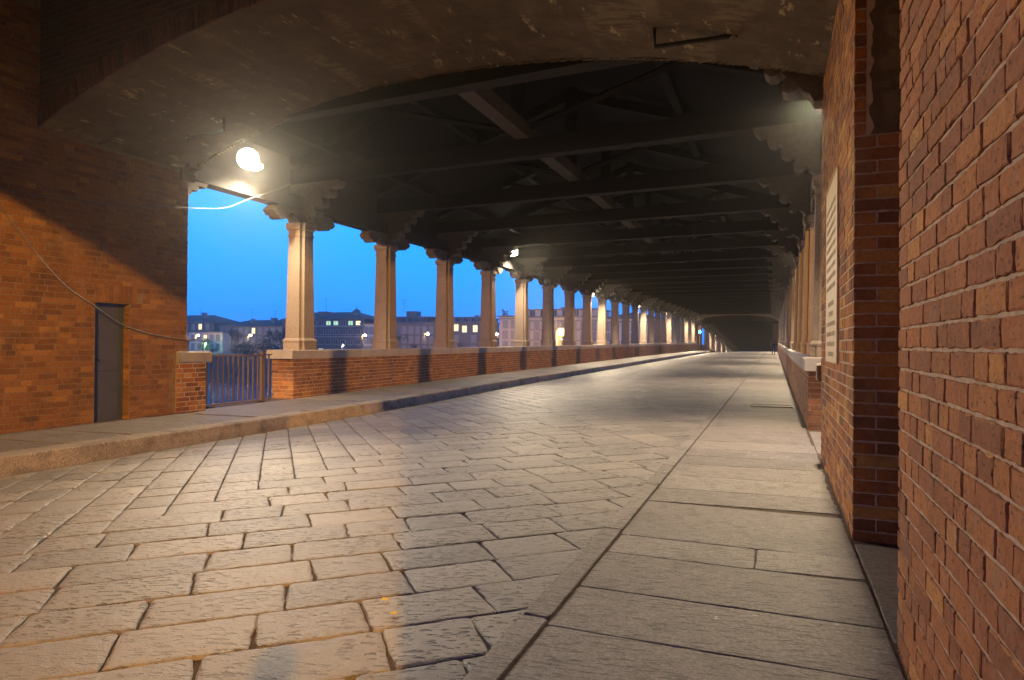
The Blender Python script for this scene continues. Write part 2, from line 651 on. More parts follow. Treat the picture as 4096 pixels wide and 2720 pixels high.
def frame_x(X, facing):
    """wall face at constant X; facing +1 looks towards +X"""
    if facing > 0:
        M = Matrix(((0, 0, 1), (1, 0, 0), (0, 1, 0)))        # columns: u -> +Y, v -> +Z, n -> +X
    else:
        M = Matrix(((0, 0, -1), (-1, 0, 0), (0, 1, 0)))      # u -> -Y
    return lambda u, v: (Vector((X, u if facing > 0 else -u, v)), M)


def frame_y(Y):
    M = Matrix(((1, 0, 0), (0, 0, -1), (0, 1, 0)))           # u -> +X, v -> +Z, n -> -Y
    return lambda u, v: (Vector((u, Y, v)), M)


# ================================================================== SETTING
# ---- road: a bed of dark joint dirt with herringbone paving stones
YS = [-14 + 2 * i for i in range(0, 31)] + [50 + 5 * i for i in range(0, 38)]
mb = MB()
XS = [-8.02, -6.3, -4.55, -2.8, -1.08]
g = [[(x, y, zroad(x, y) - (0.024 if y < 62 else 0.004)) for x in XS] for y in YS]
n = len(XS)
mb.add([p for r in g for p in r], [(j * n + i, j * n + i + 1, (j + 1) * n + i + 1, (j + 1) * n + i) for j in range(len(YS) - 1) for i in range(n - 1)])
mb.m = [0 if YS[j] < 58 else 1 for j in range(len(YS) - 1) for i in range(n - 1)]


def mat_farpave():
    m, n_, b = new_mat('far_paving')
    t = n_.nodes.new('ShaderNodeTexBrick')
    n_.links.new(pos(n_, (1, 1, 1), (0, 0, math.radians(-40))), t.inputs['Vector'])
    t.inputs['Color1'].default_value = (0.26, 0.225, 0.2, 1)
    t.inputs['Color2'].default_value = (0.21, 0.185, 0.165, 1)
    t.inputs['Mortar'].default_value = (0.09, 0.065, 0.05, 1)
    t.inputs['Scale'].default_value = 1.0
    t.inputs['Brick Width'].default_value = 0.68
    t.inputs['Row Height'].default_value = 0.42
    t.inputs['Mortar Size'].default_value = 0.014
    n_.links.new(t.outputs['Color'], b.inputs['Base Color'])
    b.inputs['Roughness'].default_value = 0.55
    return m


M_FARPAVE = mat_farpave()
road = mb.build('road', [M_DIRT, M_FARPAVE], kind='structure')


def clip(poly, a, b, c):
    """keep a*x + b*y <= c"""
    out = []
    for i in range(len(poly)):
        p, q = poly[i], poly[(i + 1) % len(poly)]
        dp, dq = a * p[0] + b * p[1] - c, a * q[0] + b * q[1] - c
        if dp <= 0:
            out.append(p)
        if dp * dq < 0:
            t = dp / (dp - dq)
            out.append((p[0] + (q[0] - p[0]) * t, p[1] + (q[1] - p[1]) * t))
    return out


def stone_mesh(poly, q, zf, fine=True, gap=0.006, crown=0.005, lift=0.0, chip=0.005, rock=0.006):
    """poly: convex outline in plan; returns MB of one worn stone with rounded corners"""
    cx = sum(p[0] for p in poly) / len(poly)
    cy = sum(p[1] for p in poly) / len(poly)
    pts = []
    for i in range(len(poly)):
        p0, p1, p2 = Vector(poly[i - 1]), Vector(poly[i]), Vector(poly[(i + 1) % len(poly)])
        l0, l1 = (p0 - p1).length, (p2 - p1).length
        if l0 < 0.03 or l1 < 0.03:
            pts.append(p1)
            continue
        r = min(q.uniform(0.012, 0.035), l0 * 0.35, l1 * 0.35)
        a, b = p1 + (p0 - p1) / l0 * r, p1 + (p2 - p1) / l1 * r
        pts.append(a)
        if fine:
            pts.append((a + b) * 0.25 + p1 * 0.5)
        pts.append(b)
        k = int((l1 - 2 * r) / (0.085 if fine else 0.4))
        c = p2 + (p1 - p2) / l1 * r
        for j in range(1, k + 1):
            pts.append(b.lerp(c, j / (k + 1)))
    tilt = (q.uniform(-1, 1) * rock, q.uniform(-1, 1) * rock)
    lift += q.uniform(-0.7, 0.5) * rock

    def ring(ins, dz, amp):
        res = []
        for p in pts:
            d = Vector((cx - p.x, cy - p.y))
            l = d.length
            v = p + d / max(l, 1e-6) * min(ins * 1.25, l * 0.6)
            x, y = v.x + q.uniform(-amp, amp), v.y + q.uniform(-amp, amp)
            res.append((x, y, zf(x, y) + dz + lift + tilt[0] * (x - cx) + tilt[1] * (y - cy)))
        return res
    m = MB()
    if fine:
        rs = [ring(gap * 0.6, -0.07, 0), ring(gap * 0.8, -0.007, chip), ring(gap + 0.005, -0.001, chip * 0.8), ring(gap + 0.02, crown * 0.35, 0.003), ring(gap + 0.10, crown, 0.004)]
    else:
        rs = [ring(gap * 0.6, -0.06, 0), ring(gap, -0.006, 0.003), ring(gap + 0.03, crown * 0.6, 0.002)]
    m.loft(rs, False)
    k = len(pts)
    c = len(m.v)
    m.v.append((cx, cy, zf(cx, cy) + crown + lift))
    b0 = (len(rs) - 1) * k
    for i in range(k):
        m.f.append((b0 + i, b0 + (i + 1) % k, c))
        m.m.append(0)
    return m


def poly_area(p):
    return 0.5 * abs(sum(p[i][0] * p[(i + 1) % len(p)][1] - p[(i + 1) % len(p)][0] * p[i][1] for i in range(len(p))))


def pave():
    q = random.Random(5)
    th = math.radians(40.5)
    U, V = Vector((math.cos(th), math.sin(th))), Vector((-math.sin(th), math.cos(th)))
    w = 0.405
    du = w * math.sin(th) / math.cos(th)                  # zig-zag seam along X = -4.55
    stones = []
    X0 = -4.55
    O = Vector((X0, 2.41))
    for k in range(-16, 135):
        uk = k * du
        v0, v1 = k * w, (k + 1) * w
        # right-hand rows
        u = uk
        first = True
        while u < uk + 9.5:
            l = q.uniform(0.42, 0.78)
            if first:
                l = q.choice([0.4, 0.62, 0.8])
                first = False
            e0, e1 = q.uniform(-0.014, 0.014), q.uniform(-0.014, 0.014)
            poly = [O + U * (u + e0) + V * v0, O + U * (u + l - e1) + V * v0, O + U * (u + l + e1) + V * v1, O + U * (u - e0) + V * v1]
            stones.append([tuple(p) for p in poly])
            u += l
        # left-hand rows, at right angles
        v = v1
        while v < v1 + 7.0:
            l = q.uniform(0.38, 0.72)
            e0 = q.uniform(-0.015, 0.015)
            poly = [O + U * uk + V * (v + e0), O + U * (uk + du) + V * (v - e0), O + U * (uk + du) + V * (v + l + e0), O + U * uk + V * (v + l - e0)]
            stones.append([tuple(p) for p in poly])
            v += l
    L = []
    for p in stones:
        for a, b, c in ((1, 0, -1.115), (-1, 0, 7.985), (0, -1, 1.0 if False else 12.0), (0, 1, 60.0)):
            if len(p) >= 3:
                p = clip(p, a, b, c)
        if len(p) < 3 or poly_area(p) < 0.012:
            continue
        cx, cy = sum(a[0] for a in p) / len(p), sum(a[1] for a in p) / len(p)
        s = screen((cx, cy, zroad(cx, cy)))
        if s is None or s[0] < -500 or s[0] > 4300 or s[1] > 3100:
            continue
        L.append((poly_area(p) / s[2] ** 3, p, cy))
    L.sort(key=lambda t: -t[0])
    rest = MB()
    for k, (s, p, cy) in enumerate(L):
        m = stone_mesh(p, q, zroad, fine=cy < 13, lift=-0.004)
        if k < 300:
            m.build('paving_stone', M_PAVE, road)
        else:
            rest.add(m.v, m.f)
    rest.build('paving', M_PAVE, road, kind='stuff')


pave()


def slab_part(name, x0, x1, ya, yb, zf, mat, parent, q, skew=0.0, gap=0.0035, depth=0.12, fine=True):
    poly = [(x0, ya), (x1, ya + skew), (x1, yb + skew), (x0, yb)]
    m = stone_mesh(poly, q, zf, fine=fine, gap=gap, crown=0.001, chip=0.003, rock=0.0012)
    return m.build(name, mat, parent)


# ---- left raised pavement with granite kerb
q = random.Random(21)
mb = MB()
YL = [-14 + 2 * i for i in range(0, 34)] + [54 + 6 * i for i in range(0, 28)]
ring = lambda y: [(-10.95, y, zL(y) - 0.012), (-8.03, y, zL(y) - 0.012), (-8.03, y, zL(y) - 0.6), (-10.95, y, zL(y) - 0.6)]
mb.loft([ring(y) for y in YL])
pavL = mb.build('pavement', M_DIRT, kind='structure')
y = -3.0
while y < 98:
    l = q.uniform(0.9, 1.5) * (1 if y < 40 else 2.2)
    slab_part('pavement_slab', -10.2, -8.37, y, y + l, lambda X, Y: zL(Y) + 0.01 * (X + 9) * 0, M_SLAB, pavL, q, skew=q.uniform(-0.05, 0.25), fine=y < 25)
    y += l
y = -3.0
while y < 112:
    l = q.uniform(1.3, 2.3) * (1 if y < 40 else 2.0)
    m = MB()
    n_ = max(2, int(l / 0.25))
    rings = []
    for i in range(n_ + 1):
        yy = y + 0.006 + (l - 0.012) * i / n_
        z = zL(yy) + (q.uniform(-0.003, 0.003))
        j = lambda a: q.uniform(-a, a)
        xo = -8.0 if yy < 94 else lerp(-8.0, -9.0, min(1, (yy - 94) / 14))
        rings.append([(xo - 0.36, yy, z), (xo - 0.03 + j(.004), yy, z + 0.002), (xo - 0.008 + j(.004), yy, z - 0.014 + j(.004)), (xo + j(.006), yy, z - 0.06), (xo + 0.012 + j(.008), yy, z - 0.13), (xo + 0.018 + j(.006), yy, z - 0.30), (xo - 0.36, yy, z - 0.30)])
    m.loft(rings)
    m.build('kerbstone', M_KERB, pavL)
    y += l

# ---- right flush pavement: big slabs and a narrow edging strip
mb = MB()
ring = lambda y: [(-1.13, y, zR(y) - 0.007), (1.6, y, zR(y) - 0.007), (1.6, y, zR(y) - 0.6), (-1.13, y, zR(y) - 0.6)]
mb.loft([ring(y) for y in YL])
pavR = mb.build('pavement', M_DIRT, kind='structure')
cuts = [0.2, 0.95, 1.7, 2.42, 3.0, 3.55, 4.2, 4.62, 5.70, 6.24, 6.9, 7.6, 8.2, 8.78, 9.5, 10.35]
y = 10.35
while y < 100:
    y += q.uniform(0.6, 1.2) * (1 if y < 30 else 1.8)
    cuts.append(y)
for a, b in zip(cuts, cuts[1:]):
    x1 = 0.495 if not (9.0 < a < 11) else 0.47
    sk = 0.0 if a < 4.5 else 0.12
    sl = lambda Y, a=a: 0
    poly0 = (a if a < 5 else a)
    if abs(a - 4.2) < .01:                                   # this slab is cracked in two
        slab_part('pavement_slab', -0.985, -0.10, a, b, lambda X, Y: zR(Y), M_SLAB, pavR, q, skew=0.0)
        slab_part('pavement_slab', -0.10, x1, a, b, lambda X, Y: zR(Y), M_SLAB, pavR, q, skew=0.05)
        continue
    slab_part('pavement_slab', -0.990, x1, a, b, lambda X, Y: zR(Y), M_SLAB, pavR, q, skew=sk if a > 5 else 0.0, fine=a < 25)
slab_part('pavement_slab', 0.50, 1.25, 3.40, 5.02, lambda X, Y: zR(Y) - 0.003, M_SLAB, pavR, q)
slab_part('pavement_slab', 0.50, 1.30, 9.0, 11.2, lambda X, Y: zR(Y) - 0.003, M_SLAB, pavR, q)
y = 0.0
while y < 100:
    l = q.uniform(0.9, 1.9) * (1 if y < 30 else 2)
    slab_part('edging_stone', -1.122, -0.992, y, y + l, lambda X, Y: zR(Y) + 0.012, M_SLAB, pavR, q, gap=0.004, fine=y < 25)
    y += l

q = random.Random(19)
m = MB()
vs, fs = [], []
for i in range(120):
    yy = 5.12 + 0.05 * i
    if yy > 8.75:
        break
    wd = (0.012 + 0.018 * q.random() + 0.02 * max(0, math.sin(yy * 2.1)))
    for t_ in (0.0, 0.5, 1.0):
        vs.append((0.502 - wd * t_, yy + q.uniform(-.015, .015), zR(yy) + 0.012 - 0.008 * t_ + q.uniform(0, 0.006) * (t_ < 1)))
k_ = len(vs) // 3
fs = [(3 * i + j, 3 * i + 3 + j, 3 * i + 4 + j, 3 * i + 1 + j) for i in range(k_ - 1) for j in (0, 1)]
m.add(vs, fs)
m.build('dirt', M_DIRT, pavR, kind='stuff')
# ---- iron drain grate set into the right pavement
gr = thing('drain_grate', 'slotted iron drain grate set flush in the stone pavement', 'drain grate', (0, 0, 0))
m = MB()
for (xa, xb, ya, yb) in ((-0.46, 0.36, 15.0, 15.04), (-0.46, 0.36, 15.58, 15.62), (-0.46, -0.42, 15.04, 15.58), (0.32, 0.36, 15.04, 15.58)):
    m.box(xa, xb, ya, yb, zR(15.3) + 0.004, zR(15.3) + 0.016)
m.build('frame', M_BLACKIRON, gr)
for i in range(16):
    m = MB()
    x = -0.40 + i * 0.0465
    m.box(x, x + 0.024, 15.045, 15.575, zR(15.3) + 0.003, zR(15.3) + 0.013)
    m.build('bar', M_IRON, gr)

# ---- river, far bank
m = MB()
m.add([(-420, -120, -9 + ZC), (160, -120, -9 + ZC), (160, 116, -9 + ZC), (-420, 116, -9 + ZC)], [(0, 1, 2, 3)])
m.build('river', M_WATER, kind='structure')
m = MB()
xs = [-420, -200, -150, -110, -80, -50, -20, 20, 160]
prof = [(110, -9.6), (113, -9.0), (118, -7.6), (124, -3.6), (127, -2.9), (150, -2.6), (420, 1.0)]
m.add([(x, yy + 2.0 * math.sin(x * 0.05) * (yy < 126), z + ZC) for x in xs for yy, z in prof],
      [(i * 7 + j, i * 7 + j + 7, i * 7 + j + 8, i * 7 + j + 1) for i in range(len(xs) - 1) for j in range(6)])
m.build('ground', M_BANK, kind='structure')
m = MB()
m.add([(-420, 128.5, -2.86 + ZC), (160, 128.5, -2.86 + ZC), (160, 136, -2.72 + ZC), (-420, 136, -2.72 + ZC)], [(0, 1, 2, 3)])
m.build('riverside_road', M_PROM, kind='structure')

# ================================================================== NEAR GATEHOUSE
SK = 1.1 / 10.5
yfar = lambda X: 9.3 - (X + 10) * SK
ynear = lambda X: 6.6 - (X + 10) * SK


def zarch(X):
    r = 16.27
    return 3.12 + 0.87 - r + math.sqrt(r * r - (X + 4.75) ** 2) - 0.1 * (X + 10) / 10.5 + ZC


TOP = 7.2 + ZC
# ---- left wall with the metal door
zb = zL(7) - 0.05
DY0, DY1, DZ1 = 7.51, 8.12, 0.62 + ZC
wl = thing('brick_wall', 'long orange brick wall with a narrow grey metal door beside the raised pavement', 'wall', (-10, 7, zb))
WL = lambda o: setattr(o, 'matrix_parent_inverse', Matrix.Translation((10, -7, -zb)))


def under(par_obj):
    """make later children keep world coordinates"""
    par_obj['_'] = 0
    del par_obj['_']
    return par_obj


def at_origin(name, label, cat, group=None):
    return thing(name, label, cat, (0, 0, 0), 0, group)


bpy.data.objects.remove(wl)
wl = at_origin('brick_wall', 'long orange brick wall with a narrow grey metal door beside the raised pavement', 'wall')
m = MB()
m.box(-10.9, -10.006, -4, DY0, zb, TOP)
m.box(-10.9, -10.006, DY1, 9.29, zb, TOP)
m.box(-10.9, -10.006, DY0, DY1, DZ1, TOP)
m.box(-10.9, -10.30, DY0, DY1, zb, DZ1)
m.build('mortar_bed', M_MORTARL, wl)
dv = MB()
dv.box(-10.19, -10.155, DY0 + 0.10, DY1 - 0.07, zb + 0.03, DZ1 - 0.02)
door = dv.build('door', M_DOOR, wl, label='narrow grey metal service door')
m = MB()
for a, b in ((DY0, DY0 + 0.105), (DY1 - 0.075, DY1)):
    m.box(-10.2, -10.135, a + 0.002, b, zb + 0.03, DZ1)
m.box(-10.2, -10.135, DY0 + 0.107, DY1 - 0.077, DZ1 - 0.03, DZ1 - 0.002)
m.build('door_frame', M_DOORF, wl)
m = MB()
m.tube([(-10.15, DY0 + 0.15, 0.70 + zb + 0.35), (-10.10, DY0 + 0.15, 1.05 + zb), (-10.10, DY0 + 0.04, 1.055 + zb)], 0.013, 6)
m.build('handle', M_BLACKIRON, door)
m = MB()
m.box(-10.154, -10.149, DY0 + 0.11, DY1 - 0.08, zb + 0.86, zb + 0.868)
m.build('seam', M_BLACKIRON, door)


def keepL(u, v):
    if v > (3.10 + ZC if u > 6.62 else 6.1):
        return False
    if DY0 - 0.02 < u < DY1 + 0.02 and v < DZ1 + 0.04:
        return False
    if DY0 - 0.06 < u < DY1 + 0.16 and v < DZ1 + 0.30 and v > DZ1:
        return False
    return not (u > 9.02 and v < par(9) + 0.01)


nd = int(round((DZ1 - zb) / CO))
lay_bricks(wl, frame_x(-10.006, 1), 5.3, DY0 - 0.005, zb, zb + nd * CO, M_BRICKL, keepL, 110, random.Random(1), 0.30, 0.005, stuff_name='upper_brickwork')
lay_bricks(wl, frame_x(-10.006, 1), DY1 + 0.005, 9.3, zb, zb + nd * CO, M_BRICKL, keepL, 80, random.Random(2), 0.30, 0.005, stuff_name='upper_brickwork')
lay_bricks(wl, frame_x(-10.006, 1), 5.3, 9.3, zb + nd * CO, 6.1, M_BRICKL, keepL, 100, random.Random(3), 0.30, 0.005, stuff_name='upper_brickwork')
fx = frame_x(-10.006, 1)
for i in range(9):                      # flat arch of upright bricks over the door
    u = DY0 - 0.03 + (DY1 + 0.14 - DY0 + 0.03) * (i + 0.5) / 9
    P, M = fx(u, DZ1 + 0.155)
    me, _mb = brick_data(0.285, CO - JO, 0.010, M_BRICKL)[R.randrange(6)]
    o = put('brick', me, wl)
    lean = (i - 4) * 0.022
    o.matrix_basis = Matrix.Translation(P) @ (M @ Matrix.Rotation(math.pi / 2 - lean, 3, 'Z')).to_4x4()
# reveal bricks on the far door jamb
fj = frame_y(DY1 + 0.004)
for i in range(int((DZ1 - zb) / CO)):
    P, M = fj(-10.075, zb + 0.02 + (i + 0.5) * CO)
    me, _mb = brick_data(0.138, CO - JO, 0.010, M_BRICKL)[R.randrange(6)]
    o = put('brick', me, wl)
    o.matrix_basis = Matrix.Translation(P) @ M.to_4x4()

# ---- low brick pier with a granite block at the end of that wall
pl = at_origin('brick_pier', 'low brown brick pier with a granite block on top at the gate', 'pier')
m = MB()
m.box(-10.82, -9.972, 9.06, 9.715, zb, par(9.4) - 0.205)
m.build('mortar_bed', M_MORTAR, pl)
lay_bricks(pl, frame_x(-9.974, 1), 9.05, 9.725, zb, par(9.4) - 0.21, M_BRICK, limit=100, q=random.Random(4), slen=0.30, proud=0.005)
lay_bricks(pl, frame_y(9.05), -10.0, -9.97, zb, par(9.4) - 0.21, M_BRICK, limit=100, q=random.Random(4), slen=0.30, proud=0.006)


def rough_block(name, x0, x1, y0, y1, z0, z1, mat, parent, amp=0.006, bev=0.014, q=R, seg=0.14):
    """granite block with softened, slightly broken arrises"""
    nx, ny, nz = [max(1, int(round((b - a) / seg))) for a, b in ((x0, x1), (y0, y1), (z0, z1))]
    outer = []
    for i in range(nx):
        outer.append((x0 + (x1 - x0) * i / nx, y0))
    for i in range(ny):
        outer.append((x1, y0 + (y1 - y0) * i / ny))
    for i in range(nx):
        outer.append((x1 - (x1 - x0) * i / nx, y1))
    for i in range(ny):
        outer.append((x0, y1 - (y1 - y0) * i / ny))
    cx, cy = (x0 + x1) / 2, (y0 + y1) / 2

    def ring(ins, z):
        res = []
        for x, y in outer:
            xx = x + (ins if x < cx else -ins) * (1 if abs(x - cx) > (x1 - x0) / 2 - 1e-6 else 0)
            yy = y + (ins if y < cy else -ins) * (1 if abs(y - cy) > (y1 - y0) / 2 - 1e-6 else 0)
            res.append((xx + q.uniform(-amp, amp), yy + q.uniform(-amp, amp), z + q.uniform(-amp, amp) * 0.6))
        return res
    m_ = MB()
    zs = [z0 + bev + (z1 - z0 - 2 * bev) * i / nz for i in range(nz + 1)]
    m_.loft([ring(bev, z0)] + [ring(0, z) for z in zs] + [ring(bev, z1), ring(bev + 0.03, z1 + 0.001)])
    return m_.build(name, mat, parent)


rough_block('coping_stone', -10.85, -9.93, 9.065, 9.82, par(9.4) - 0.205, par(9.4), M_COPING, pl, 0.004, 0.02, random.Random(3))

# ---- right tower wall with the plaque (inner face and the front of the niche)
zbr = zR(6) - 0.03
wr = at_origin('brick_wall', 'red brick wall carrying the tall cream plaque, its corner facing the niche', 'wall')
m = MB()
m.box(0.506, 1.9, 5.112, 8.44, zbr - 0.3, TOP)
m.build('mortar_bed', M_MORTAR, wr)
lay_bricks(wr, frame_x(0.506, -1), -8.45, -5.10, zbr, zbr + 50 * CO, M_BRICK, limit=250, q=random.Random(6), slen=0.29, proud=0.005)
zniche = 1.47 + ZC
nr = int(round((zniche - zbr) / CO))
lay_bricks(wr, frame_y(5.110), 0.497, 1.36, zbr, zbr + nr * CO, M_BRICK, limit=140, q=random.Random(8), slen=0.29, proud=0.006, bond='header')
lay_bricks(wr, frame_y(5.110), 0.497, 0.575, zbr + nr * CO, zbr + 50 * CO, M_BRICK, limit=60, q=random.Random(8), slen=0.29, proud=0.006, bond='stretcher', stuff_name='corner_brickwork')
m = MB()
q = random.Random(9)
zt = zbr + nr * CO + 0.005
pts = [(0.60 + 0.012 * math.sin(i * 1.3) + q.uniform(0, 0.028) * (i % 3 > 0), zt + i * 0.045) for i in range(40)]
vs = []
for x, z in pts:
    vs += [(x, 5.098, z), (1.36, 5.098, z), (x, 5.111, z)]
fs = []
for i in range(len(pts) - 1):
    a = i * 3
    fs += [(a, a + 1, a + 4, a + 3), (a + 2, a, a + 3, a + 5)]
fs += [(1, 0, 2)]
m.add(vs, fs)
m.build('plaster_panel', M_SOFFIT, wr)
m = MB()
m.add([(0.576, 5.105, zt), (0.67, 5.105, zt), (0.67, 5.105, zt + 1.7), (0.576, 5.105, zt + 1.7)], [(0, 1, 2, 3)])
m.build('bare_undercoat', mat_plain('pink_lime_undercoat', (0.50, 0.37, 0.28), 0.9, 0, 0.4, 20), wr)
rough_block('stone_bracket', 0.455, 0.62, 8.40, 8.62, par(8.5) - 0.21, par(8.5) - 0.01, M_GRANITE, wr, 0.004, 0.02, random.Random(5), 0.08)

# ---- nearest wall at the edge of the picture
wn = at_origin('brick_wall', 'rough red and orange brick wall nearest to view, standing before the niche', 'wall')
m = MB()
m.box(0.512, 1.9, 1.25, 3.335, zbr - 0.3, TOP)
m.build('mortar_bed', M_MORTAR, wn)
lay_bricks(wn, frame_x(0.510, -1), -3.345, -1.35, zbr - 0.06, zbr - 0.06 + 36 * CO, M_BRICKN, limit=300, q=random.Random(12), slen=0.27, proud=0.0045, dense=True)

# ---- back of the niche, and the parts of the gatehouse behind the camera
nb = at_origin('brick_wall', 'dark brick back wall of the narrow niche, mostly hidden', 'wall')
m = MB()
m.box(1.36, 1.9, 3.335, 5.112, zbr - 0.3, TOP)
m.box(1.30, 1.9, 0.2, 1.25, zbr - 0.3, TOP)
m.build('brickwork', M_BWY, nb)
pw = at_origin('gate_arch', 'brick entrance arch of the gatehouse behind the viewpoint', 'arch')
m = MB()
N = 40
lo, hi = [], []
for i in range(N + 1):
    X = -10.02 + 10.54 * i / N
    lo.append((X, zarch(X) + 0.22))
for y0, y1 in ((-0.9, 0.12),):
    vs = []
    for X, z in lo:
        vs += [(X, y0, z), (X, y1, z), (X, y0, TOP), (X, y1, TOP)]
    fs = []
    for i in range(N):
        a, b = i * 4, i * 4 + 4
        fs += [(a, b, b + 1, a + 1), (a + 1, b + 1, b + 3, a + 3), (a, a + 2, b + 2, b), (a + 2, a + 3, b + 3, b + 2)]
    m.add(vs, fs)
m.box(0.52, 3.6, -0.9, 0.12, zbr - 0.3, TOP)
m.box(-14, -10.9, -0.9, 0.12, zb - 0.3, TOP)
m.build('brickwork', M_BWX, pw)
ce = at_origin('timber_ceiling', 'dark boarded ceiling high inside the gatehouse', 'ceiling')
m = MB()
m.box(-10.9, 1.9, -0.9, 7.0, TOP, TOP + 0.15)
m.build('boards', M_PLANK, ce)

# ---- the broad plastered arch over the road
ar = at_origin('gate_arch', 'broad sooty plastered arch spanning the road with peeling pale streaks', 'arch')
NX, NY = 64, 8
q = random.Random(31)
m = MB()
vs = []
for i in range(NX + 1):
    X = -10.03 + 10.56 * i / NX
    for j in range(NY + 1):
        t = j / NY
        edge = 0.010 if j in (0, NY) else 0.006
        vs.append((X, lerp(ynear(X), yfar(X), t) + (q.uniform(-0.012, 0.012) if j in (0, NY) else 0), zarch(X) + q.uniform(-edge, edge)))
m.add(vs, [(i * (NY + 1) + j, i * (NY + 1) + j + 1, (i + 1) * (NY + 1) + j + 1, (i + 1) * (NY + 1) + j) for i in range(NX) for j in range(NY)])
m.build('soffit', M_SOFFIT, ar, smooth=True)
for nm, yf, mt in (('front_face', lambda X: ynear(X) + 0.004, M_BWSHADE), ('back_face', lambda X: yfar(X) - 0.004, M_BWSHADE)):
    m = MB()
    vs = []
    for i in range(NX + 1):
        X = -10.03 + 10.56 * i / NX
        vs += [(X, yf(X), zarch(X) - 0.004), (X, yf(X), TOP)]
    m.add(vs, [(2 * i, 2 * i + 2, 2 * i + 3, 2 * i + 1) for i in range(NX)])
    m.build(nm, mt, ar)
m = MB()
m.box(-10.9, 1.9, 5.3, 9.4, TOP, TOP + 0.2)
m.build('top_slab', M_PLANK, ar)
s_ = 0.0
X = -9.98
ang = math.atan(SK)
while X < 0.48:                          # the ring of upright bricks along the near edge
    dz = (zarch(X + 0.01) - zarch(X - 0.01)) / 0.02
    t = math.atan(dz)
    M = Matrix.Rotation(-ang, 3, 'Z') @ Matrix(((1, 0, 0), (0, 0, -1), (0, 1, 0))) @ Matrix.Rotation(t + math.pi / 2, 3, 'Z')
    nrm = Vector((-math.sin(t), 0, math.cos(t)))
    P = Vector((X, ynear(X), zarch(X))) + nrm * 0.138
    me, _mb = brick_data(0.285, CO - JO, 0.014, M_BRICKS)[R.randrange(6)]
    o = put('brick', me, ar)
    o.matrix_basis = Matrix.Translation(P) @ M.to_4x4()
    X += CO * math.cos(t)
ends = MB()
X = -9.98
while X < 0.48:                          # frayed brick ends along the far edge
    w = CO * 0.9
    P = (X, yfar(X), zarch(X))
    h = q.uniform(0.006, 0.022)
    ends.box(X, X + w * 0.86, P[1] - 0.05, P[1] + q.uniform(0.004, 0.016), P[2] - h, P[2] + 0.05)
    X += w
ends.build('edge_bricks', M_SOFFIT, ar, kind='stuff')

# ---- two bent iron rods fixed under the arch
for pts, lab in (([(-9.06, 8.36, 3.35 + ZC), (-8.26, 8.36, 3.41 + ZC), (-8.25, 8.36, 3.62 + ZC)], 'bent iron rod under the arch, close to the bright floodlight'),
                 ([(-0.42, 7.5, 3.36 + ZC), (-0.47, 7.5, 3.31 + ZC), (-1.25, 7.5, 3.32 + ZC), (-1.26, 7.5, 3.56 + ZC)], 'bent iron rod under the arch near the plaque wall')):
    t = at_origin('iron_rod', lab, 'iron rod', 'iron rods under the arch')
    m = MB()
    m.tube(pts, 0.026, 8)
    m.build('rod', M_BLACKIRON, t)
    m = MB()
    a = Vector(pts[0])
    m.tube([a + Vector((0.03, 0, 0.10)), a + Vector((0.03, 0, -0.07))], 0.013, 6)
    m.build('pin', M_BLACKIRON, t)

# ---- plaque with worn lettering
pq = at_origin('plaque', 'tall cream marble plaque with worn lettering on the brick wall', 'plaque')
PX = 0.483
rough_block('marble_slab', PX, 0.50, 6.20, 7.45, -0.14 + ZC, 1.51 + ZC, M_PLAQUE, pq, 0.0006, 0.004, random.Random(2), 0.25)
q = random.Random(77)
m = MB()
z = 1.36 + ZC
rows = [0.92, 0.96, 0.9, 0.95, 0.93, 0.97, 0.9, 0.95, 0.92, 0.0, 0.62, 0.5, 0.9, 0.86, 0.8, 0.62]
for wd in rows:
    z -= 0.092
    if wd == 0:
        z += 0.03
        continue
    half = 0.5 * 1.05 * wd
    y = 6.825 - half
    while y < 6.825 + half:
        if q.random() < 0.16:
            y += 0.022
            continue
        h = 0.042
        x = PX - 0.0034
        k = q.randrange(4)
        m.box(x, x + 0.0014, y, y + 0.006, z, z + h)
        if k in (0, 2):
            m.box(x, x + 0.0014, y + 0.018, y + 0.024, z, z + h)
        if k in (1, 2):
            m.box(x, x + 0.0014, y + 0.0065, y + 0.0175, z + h - 0.006, z + h)
        if k == 3:
            m.box(x, x + 0.0014, y + 0.0065, y + 0.0175, z, z + 0.006)
        y += 0.034
m.build('lettering', M_LETTER, pq, kind='stuff')

# ---- cables
t = at_origin('cable', 'thin cable hung across the opening from the wall up to the bracket', 'cable')
cp = [(-9.975, 4.9, 2.06), (-9.975, 6.06, 2.09), (-9.975, 7.13, 2.16), (-9.975, 7.98, 2.24), (-9.98, 9.22, 2.44), (-10.15, 10.3, 2.66), (-10.2, 11.05, 3.0), (-10.2, 12.0, 3.43), (-10.2, 12.3, 3.6)]
m = MB()


def spline(p, k=6):
    p = [Vector(a) for a in p]
    res = []
    for i in range(len(p) - 1):
        a, b, c, d = p[max(i - 1, 0)], p[i], p[i + 1], p[min(i + 2, len(p) - 1)]
        for s in range(k):
            x = s / k
            res.append(0.5 * ((2 * b) + (c - a) * x + (2 * a - 5 * b + 4 * c - d) * x * x + (3 * b - a - 3 * c + d) * x ** 3))
    res.append(p[-1])
    return res


